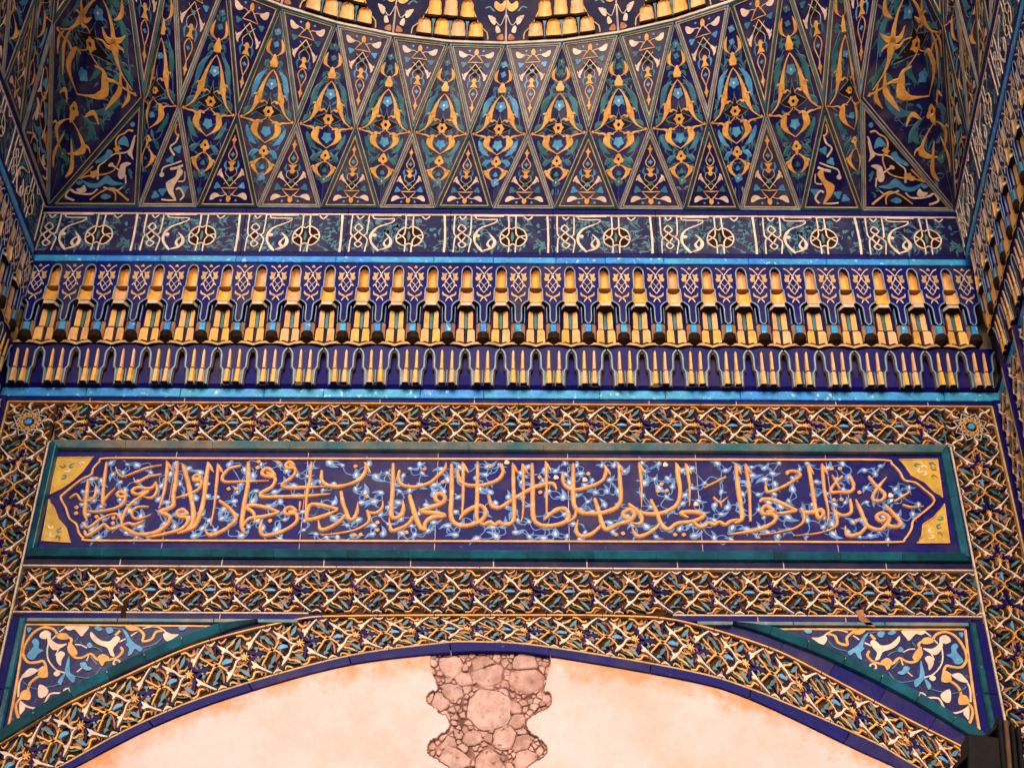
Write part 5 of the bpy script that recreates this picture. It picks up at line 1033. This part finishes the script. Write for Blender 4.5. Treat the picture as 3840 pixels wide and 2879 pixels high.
# corner triangle drawing, measured on the right-hand one
TRp = ((120, 1590), (850, 1590), (130, 650))
def motif_corner(side):
    def m(o, k, seed):
        W = o.T2(1, 0)[0]; H = o.T2(0, 1)[1]
        # affine: photo triangle -> (x,y) of this tile; right angle stands at the inner base corner
        mx0, my0 = (TRp[0][0] + TRp[1][0]) / 2, 1590
        def A_(x, y):
            q = (my0 - y) / (my0 - TRp[2][1]); s = (x - (mx0 + (TRp[2][0] - mx0) * q)) / ((TRp[1][0] - TRp[0][0]) / 2)
            return (side * s * .97, q * .97 + .01)
        o2 = Orn(lambda x, y: o.T2(*A_(x, y))); b = .0024
        for L in ([(330, 950), (480, 1130), (525, 1220), (440, 1285), (360, 1240), (310, 1120)], [(290, 1565), (370, 1490), (450, 1490), (535, 1565)], [(150, 1000), (185, 1060), (150, 1090)]): o2.poly('dark_lozenge', 'umber', L, 0, .0012, smooth=False)
        R = lambda p, m, L, w_=9: o2.ribbon(p, m, L, w_ * .00052, 0, b)
        Pl = lambda p, m, L: o2.poly(p, m, L, 0, b + .0004)
        R('cream_stem', 'cream', [(140, 890), (160, 950), (180, 1030), (230, 1070), (320, 1080), (380, 1120), (430, 1170), (480, 1220), (480, 1350)], 9)
        Pl('cream_leaf', 'cream', [(140, 930), (165, 980), (190, 1035), (205, 1078), (175, 1110), (145, 1140), (160, 1080), (150, 1010)])
        Pl('cream_leaf', 'cream', [(165, 1185), (210, 1168), (262, 1190), (275, 1240), (288, 1290), (270, 1338), (235, 1338), (215, 1280), (215, 1220)])
        R('cream_stem', 'cream', [(215, 1300), (205, 1390)], 7); R('cream_stem', 'cream', [(280, 1250), (320, 1220), (360, 1198)], 7); o2.blob('cream_leaf', 'cream', 360, 1195, .012, 0, b)
        R('cream_stem', 'cream', [(240, 1430), (280, 1462), (340, 1462), (420, 1430)], 7); R('cream_stem', 'cream', [(480, 1450), (530, 1500), (620, 1502), (700, 1485), (745, 1460), (785, 1530), (700, 1572)], 10)
        Pl('cream_leaf', 'cream', [(585, 1462), (610, 1408), (640, 1440), (685, 1450), (660, 1482), (610, 1488)])
        R('ochre_stem', 'ochre', [(170, 1572), (250, 1500), (340, 1442), (440, 1480), (545, 1565)], 9); R('ochre_stem', 'ochre', [(300, 1570), (300, 1500), (350, 1450)], 7)
        R('ochre_leaf', 'ochre', [(165, 850), (210, 838), (250, 872), (300, 900), (325, 960), (310, 1030)], 10); R('ochre_leaf', 'ochre', [(310, 1030), (275, 1110), (300, 1210), (350, 1270), (440, 1300), (560, 1310), (650, 1340)], 8)
        o2.blob('ochre_leaf', 'ochre', 520, 1292, .022, 0, b + .0003, 5, .35); o2.blob('ochre_leaf', 'ochre', 305, 1030, .016, 0, b + .0003, 4, .35); R('ochre_leaf', 'ochre', [(535, 1215), (600, 1285), (660, 1345)], 10)
        for L in ([(198, 1008), (215, 930), (250, 898), (292, 940), (302, 985), (240, 992)], [(350, 1062), (400, 1038), (422, 1090), (502, 1150), (502, 1182), (420, 1152), (370, 1112)], [(228, 1392), (320, 1368), (380, 1308), (432, 1340), (480, 1388), (560, 1390), (645, 1348), (560, 1432), (470, 1432), (400, 1392), (330, 1412)], [(338, 1530), (400, 1498), (445, 1530), (400, 1558)], [(625, 1385), (655, 1362), (690, 1385), (655, 1408)], [(150, 780), (172, 752), (195, 780), (172, 805)]): Pl('turquoise_leaf', 'sky_leaf', L)
        for L in ([(150, 1290), (185, 1240), (150, 1340)], [(165, 1450), (200, 1470), (190, 1500)], [(200, 1400), (235, 1420), (210, 1440)]): R('turquoise_leaf', 'blue_leaf', L, 9)
        o.s += o2.s
    return m
def motif_second(side):
    def m(o, k, seed):
        mx0, my0 = 1087, 1330
        def A_(x, y):
            q = (my0 - y) / 650; s = (x - (mx0 + (1270 - mx0) * q)) / 178; return (-side * s * .96, q * .96 + .012)
        o2 = Orn(lambda x, y: o.T2(*A_(x, y))); b = .0024
        R = lambda p, m, L, w_=9: o2.ribbon(p, m, L, w_ * .00052, 0, b)
        lc = 'ochre' if side > 0 else 'cream'
        o2.poly('cream_leaf', lc, [(1098, 1172), (1178, 1120), (1210, 1048), (1242, 1082), (1182, 1160), (1142, 1230), (1152, 1312), (1108, 1260)], 0, b)
        R('cream_stem', 'cream', [(1200, 950), (1180, 885), (1230, 842), (1262, 780)], 9); R('cream_leaf', 'cream', [(1075, 1105), (1100, 1050), (1180, 1020), (1245, 995)], 8); o2.blob('cream_leaf', 'cream', 1080, 1105, .012, 0, b)
        R('cream_leaf', 'cream', [(1180, 1310), (1215, 1270), (1195, 1215), (1165, 1225)], 10); R('cream_stem', 'cream', [(1040, 1305), (1090, 1312), (1150, 1310)], 8)
        R('cream_leaf', 'cream', [(1150, 1060), (1200, 1050), (1250, 1030)], 13); R('cream_stem', 'cream_dull', [(1255, 1080), (1240, 1150), (1190, 1160)], 6)
        for p in ((1165, 985), (1000, 1270), (1060, 1240), (1230, 1220), (1235, 900)): o2.blob('turquoise_leaf', 'sky_leaf', *p, .018, 0, .0018, 3, .30, p[0], 14)
        R('ochre_leaf', 'ochre', [(1262, 700), (1240, 760), (1258, 800)], 7)
        o.s += o2.s
    return m
for k in range(len(BPs) - 1):
    par = own(k if k < iL else (k if k < iR else k + 1))
    rimc = 'turquoise' if k % 3 else 'teal'
    l, r, a = BPs[k], BPs[k + 1], ND[k]
    if k == iL: mo = motif_corner(-1)
    elif k == iR - 1: mo = motif_corner(1)
    elif k == iL + 1: mo = motif_second(-1)
    elif k == iR - 2: mo = motif_second(1)
    elif k == iL - 1: mo = motif_corner(1)
    elif k == iR: mo = motif_corner(-1)
    else: mo = motif_tri
    if k == iR - 1 or k == iL - 1: l2, r2 = l, r
    triangle(l, r, a, par, mo, rimc='teal' if k % 2 else 'pale_blue', seed=k)
    triangle(RPs[k + 1], RPs[k], a, par, motif_tri, rimc=('teal', 'blue_leaf', 'pale_blue')[k % 3], seed=k + 1)
for k in range(1, len(BPs) - 1): kite(BPs[k], RPs[k], ND[k - 1], ND[k], own(k), k)

# ------------------------------------------------------------------ drum of small gold niches above the kites
dr = thing('niche_drum', 'ring of gold honeycomb niches and cobalt vine panels at the top of the vault', 'vault')
DRH = .62
def outp(i, z, d=0.0):
    a = R_((i - 6) * 6.375 + 1.0); r = RR - .10 * (z / DRH) - d
    return Vector((RC[0] + r * math.sin(a), RC[1] + r * math.cos(a), RZ + z))
RZ0 = .004
for i in range(-1, 13):
    p = [outp(i, RZ0), outp(i + 1, RZ0), outp(i + 1, DRH), outp(i, DRH)]; n = (p[1] - p[0]).cross(p[3] - p[0]).normalized()
    if n.dot(Vector((RC[0], RC[1], RZ)) - p[0]) < 0: n = -n
    t = slab3('vine_panel', 'navy', p, n, dr, .05)
    # rim moulding on the ring
    for nm, m, z0, z1, h in (('ring_line', 'cream_dull', .002, .012, .012), ('ring_line', 'grout', .016, .022, .005)):
        q = [outp(i, z0) + n * .0005, outp(i + 1, z0) + n * .0005, outp(i + 1, z1) + n * .0005, outp(i, z1) + n * .0005]; slab3(nm, m, [x + n * h for x in q], n, t, h)
    ex, ey = (p[1] - p[0]), (p[3] - p[0]); W = ex.length; H = ey.length; base = p[0]
    T3 = lambda x, y, h, base=base, ex=ex, ey=ey, n=n, W=W, H=H: base + ex * (x / W) + ey * (y / H) + n * (h + .001)
    o = Orn(lambda s, y: (s * W, y)); even = i % 2 == 0
    # each bay between an even and an odd rib: vine by the even rib, half a gold group by the odd rib
    fl = (lambda s: s) if even else (lambda s: 1 - s)
    gx = .40
    o.ribbon('seam', 'grout', [(fl(.012), .02), (fl(.012), .5)], .0022, 0, .003, n=1)
    o.ribbon('group_frame', 'ochre_line', [(fl(gx - .08), .024), (fl(gx - .06), .07), (fl(gx + .06), .11), (fl(gx + .12), .15), (fl(gx + .22), .24), (fl(gx + .32), .36), (fl(1), .46)], .0038, 0, .010, n=2)
    o.ribbon('vine', 'cream_dull', [(fl(.02), .20), (fl(.10), .13), (fl(.18), .15), (fl(.26), .19)], .0022, 0, .003)
    o.poly('vine_leaf', 'cream_dull', [(fl(.20), .13), (fl(.26), .14), (fl(.33), .19), (fl(.25), .185), (fl(.19), .17)], 0, .003)
    o.poly('vine_leaf', 'cream_dull', [(fl(.10), .085), (fl(.17), .075), (fl(.19), .11), (fl(.15), .125)], 0, .003)
    o.poly('vine_leaf', 'terracotta', [(fl(.05), .03), (fl(.16), .035), (fl(.13), .06), (fl(.06), .07)], 0, .002)
    o.poly('ochre_leaf', 'ochre', [(fl(.03), .24), (fl(.12), .22), (fl(.22), .25), (fl(.20), .29), (fl(.10), .27), (fl(.03), .30)], 0, .003)
    o.ribbon('vine', 'blue_leaf', [(fl(.22), .22), (fl(.30), .25), (fl(.38), .24)], .005, 0, .002)
    o.emit(t, T3, split=('ochre_leaf', 'vine_leaf', 'vine', 'seam', 'group_frame'))
    # gold niches: two lower and one and a half upper per half group
    def niche(cx, w_, y0, y1, parts=2):
        rows = [(y0, 1.0), (y0 + (y1 - y0) * .38, .96), (y0 + (y1 - y0) * .40, .90), (y0 + (y1 - y0) * .75, .86), (y0 + (y1 - y0) * .92, .6), (y1, .08)]
        V = []; Fc = []; pf = [(-1, .012), (-.8, .004), (-.35, -.002), (.35, -.002), (.8, .004), (1, .012)]; kk = len(pf)
        for y, s_ in rows:
            for q, h in pf: V.append(T3(cx * W + q * w_ * s_, y, h + .006))
        for a_ in range(len(rows) - 1):
            for e in range(kk - 1): Fc.append((a_ * kk + e, a_ * kk + e + 1, (a_ + 1) * kk + e + 1, (a_ + 1) * kk + e))
        obj('gold_niche', V, Fc, 'gold_tile', t)
        q = [T3(cx * W - w_, y0 - .001, .006), T3(cx * W + w_, y0 - .001, .006), T3(cx * W + w_, y0 - .012, .006), T3(cx * W - w_, y0 - .012, .006)]; slab3('niche_soffit', 'umber', [x + n * .014 for x in q], n, t, .014)
    w_ = .038
    niche(fl(.535), w_, .034, .135); niche(fl(.850), w_, .034, .145)
    for cx in (.693, 1.0):
        q = Orn(lambda s, y: (s * W, y)); q.ribbon('slip', 'blue_leaf', [(fl(cx), .03, .003), (fl(cx), .10, .004), (fl(cx), .135, .012)], .004, 0, .016, n=2); q.emit(t, T3)
    niche(fl(.70), w_ * .95, .162, .28); niche(fl(.985), w_ * .95, .17, .30) if even else None
    q = Orn(lambda s, y: (s * W, y)); q.ribbon('group_shelf', 'umber', [(fl(.52), .150), (fl(.70), .146), (fl(.84), .158), (fl(1.0), .154)], .008, 0, .024, n=2); q.emit(t, T3)
# plain half dome closing the vault above the frame
V = []; Fc = []; nu, nv = 24, 8
for j in range(nv + 1):
    e = math.pi / 2 * j / nv
    for i in range(nu + 1):
        a = R_(-100 + 200 * i / nu); r = (RR - .09) * math.cos(e); V.append((RC[0] + r * math.sin(a), RC[1] + r * math.cos(a), RZ + DRH - .01 + 2.0 * math.sin(e)))
for j in range(nv):
    for i in range(nu): q = j * (nu + 1) + i; Fc.append((q, q + 1, q + nu + 2, q + nu + 1))
hd = obj('half_dome', V, Fc, 'navy'); tag(hd, 'dark cobalt half dome closing the niche above the gold niches', 'dome')
# ------------------------------------------------------------------ floodlight on the right
fx, fz = P(3700, 2800, -.42)
fl_ = thing('floodlight', 'black metal floodlight with cooling ribs in the lower right corner', 'lamp', loc=(fx + .005, -.42, fz - .115))
Rm = Matrix.Rotation(R_(-38), 4, 'Y') @ Matrix.Rotation(R_(14), 4, 'Z')
def fpart(name, m, a, b, R=None): 
    v, f = bevel_box(a, b, .004); q = obj(name, v, f, m, fl_); q.matrix_local = R or Matrix.Identity(4); return q
T4 = lambda x, y, z: Matrix.Translation((x, y, z))
fpart('housing', 'black_metal', (-.095, -.05, -.12), (.065, .07, .085), T4(0, 0, .05) @ Matrix.Rotation(R_(8), 4, 'Y'))
fpart('visor', 'black_metal', (-.16, -.03, -.007), (.10, .11, .007), T4(-.03, -.01, .125) @ Matrix.Rotation(R_(-42), 4, 'Y'))
for i in range(4): fpart('cooling_rib', 'rust_edge' if i == 1 else 'black_metal', (-.008, -.07, -.17), (.008, .07, .14), T4(.030 + .021 * i, .0, .065 - .012 * i) @ Matrix.Rotation(R_(6), 4, 'Y'))
fpart('bracket', 'black_metal', (-.015, 0, -.3), (.015, .46, -.25), T4(0, 0, .1)); fpart('bracket_arm', 'black_metal', (-.012, -.01, -.26), (.012, .02, .06), T4(0, 0, .1))
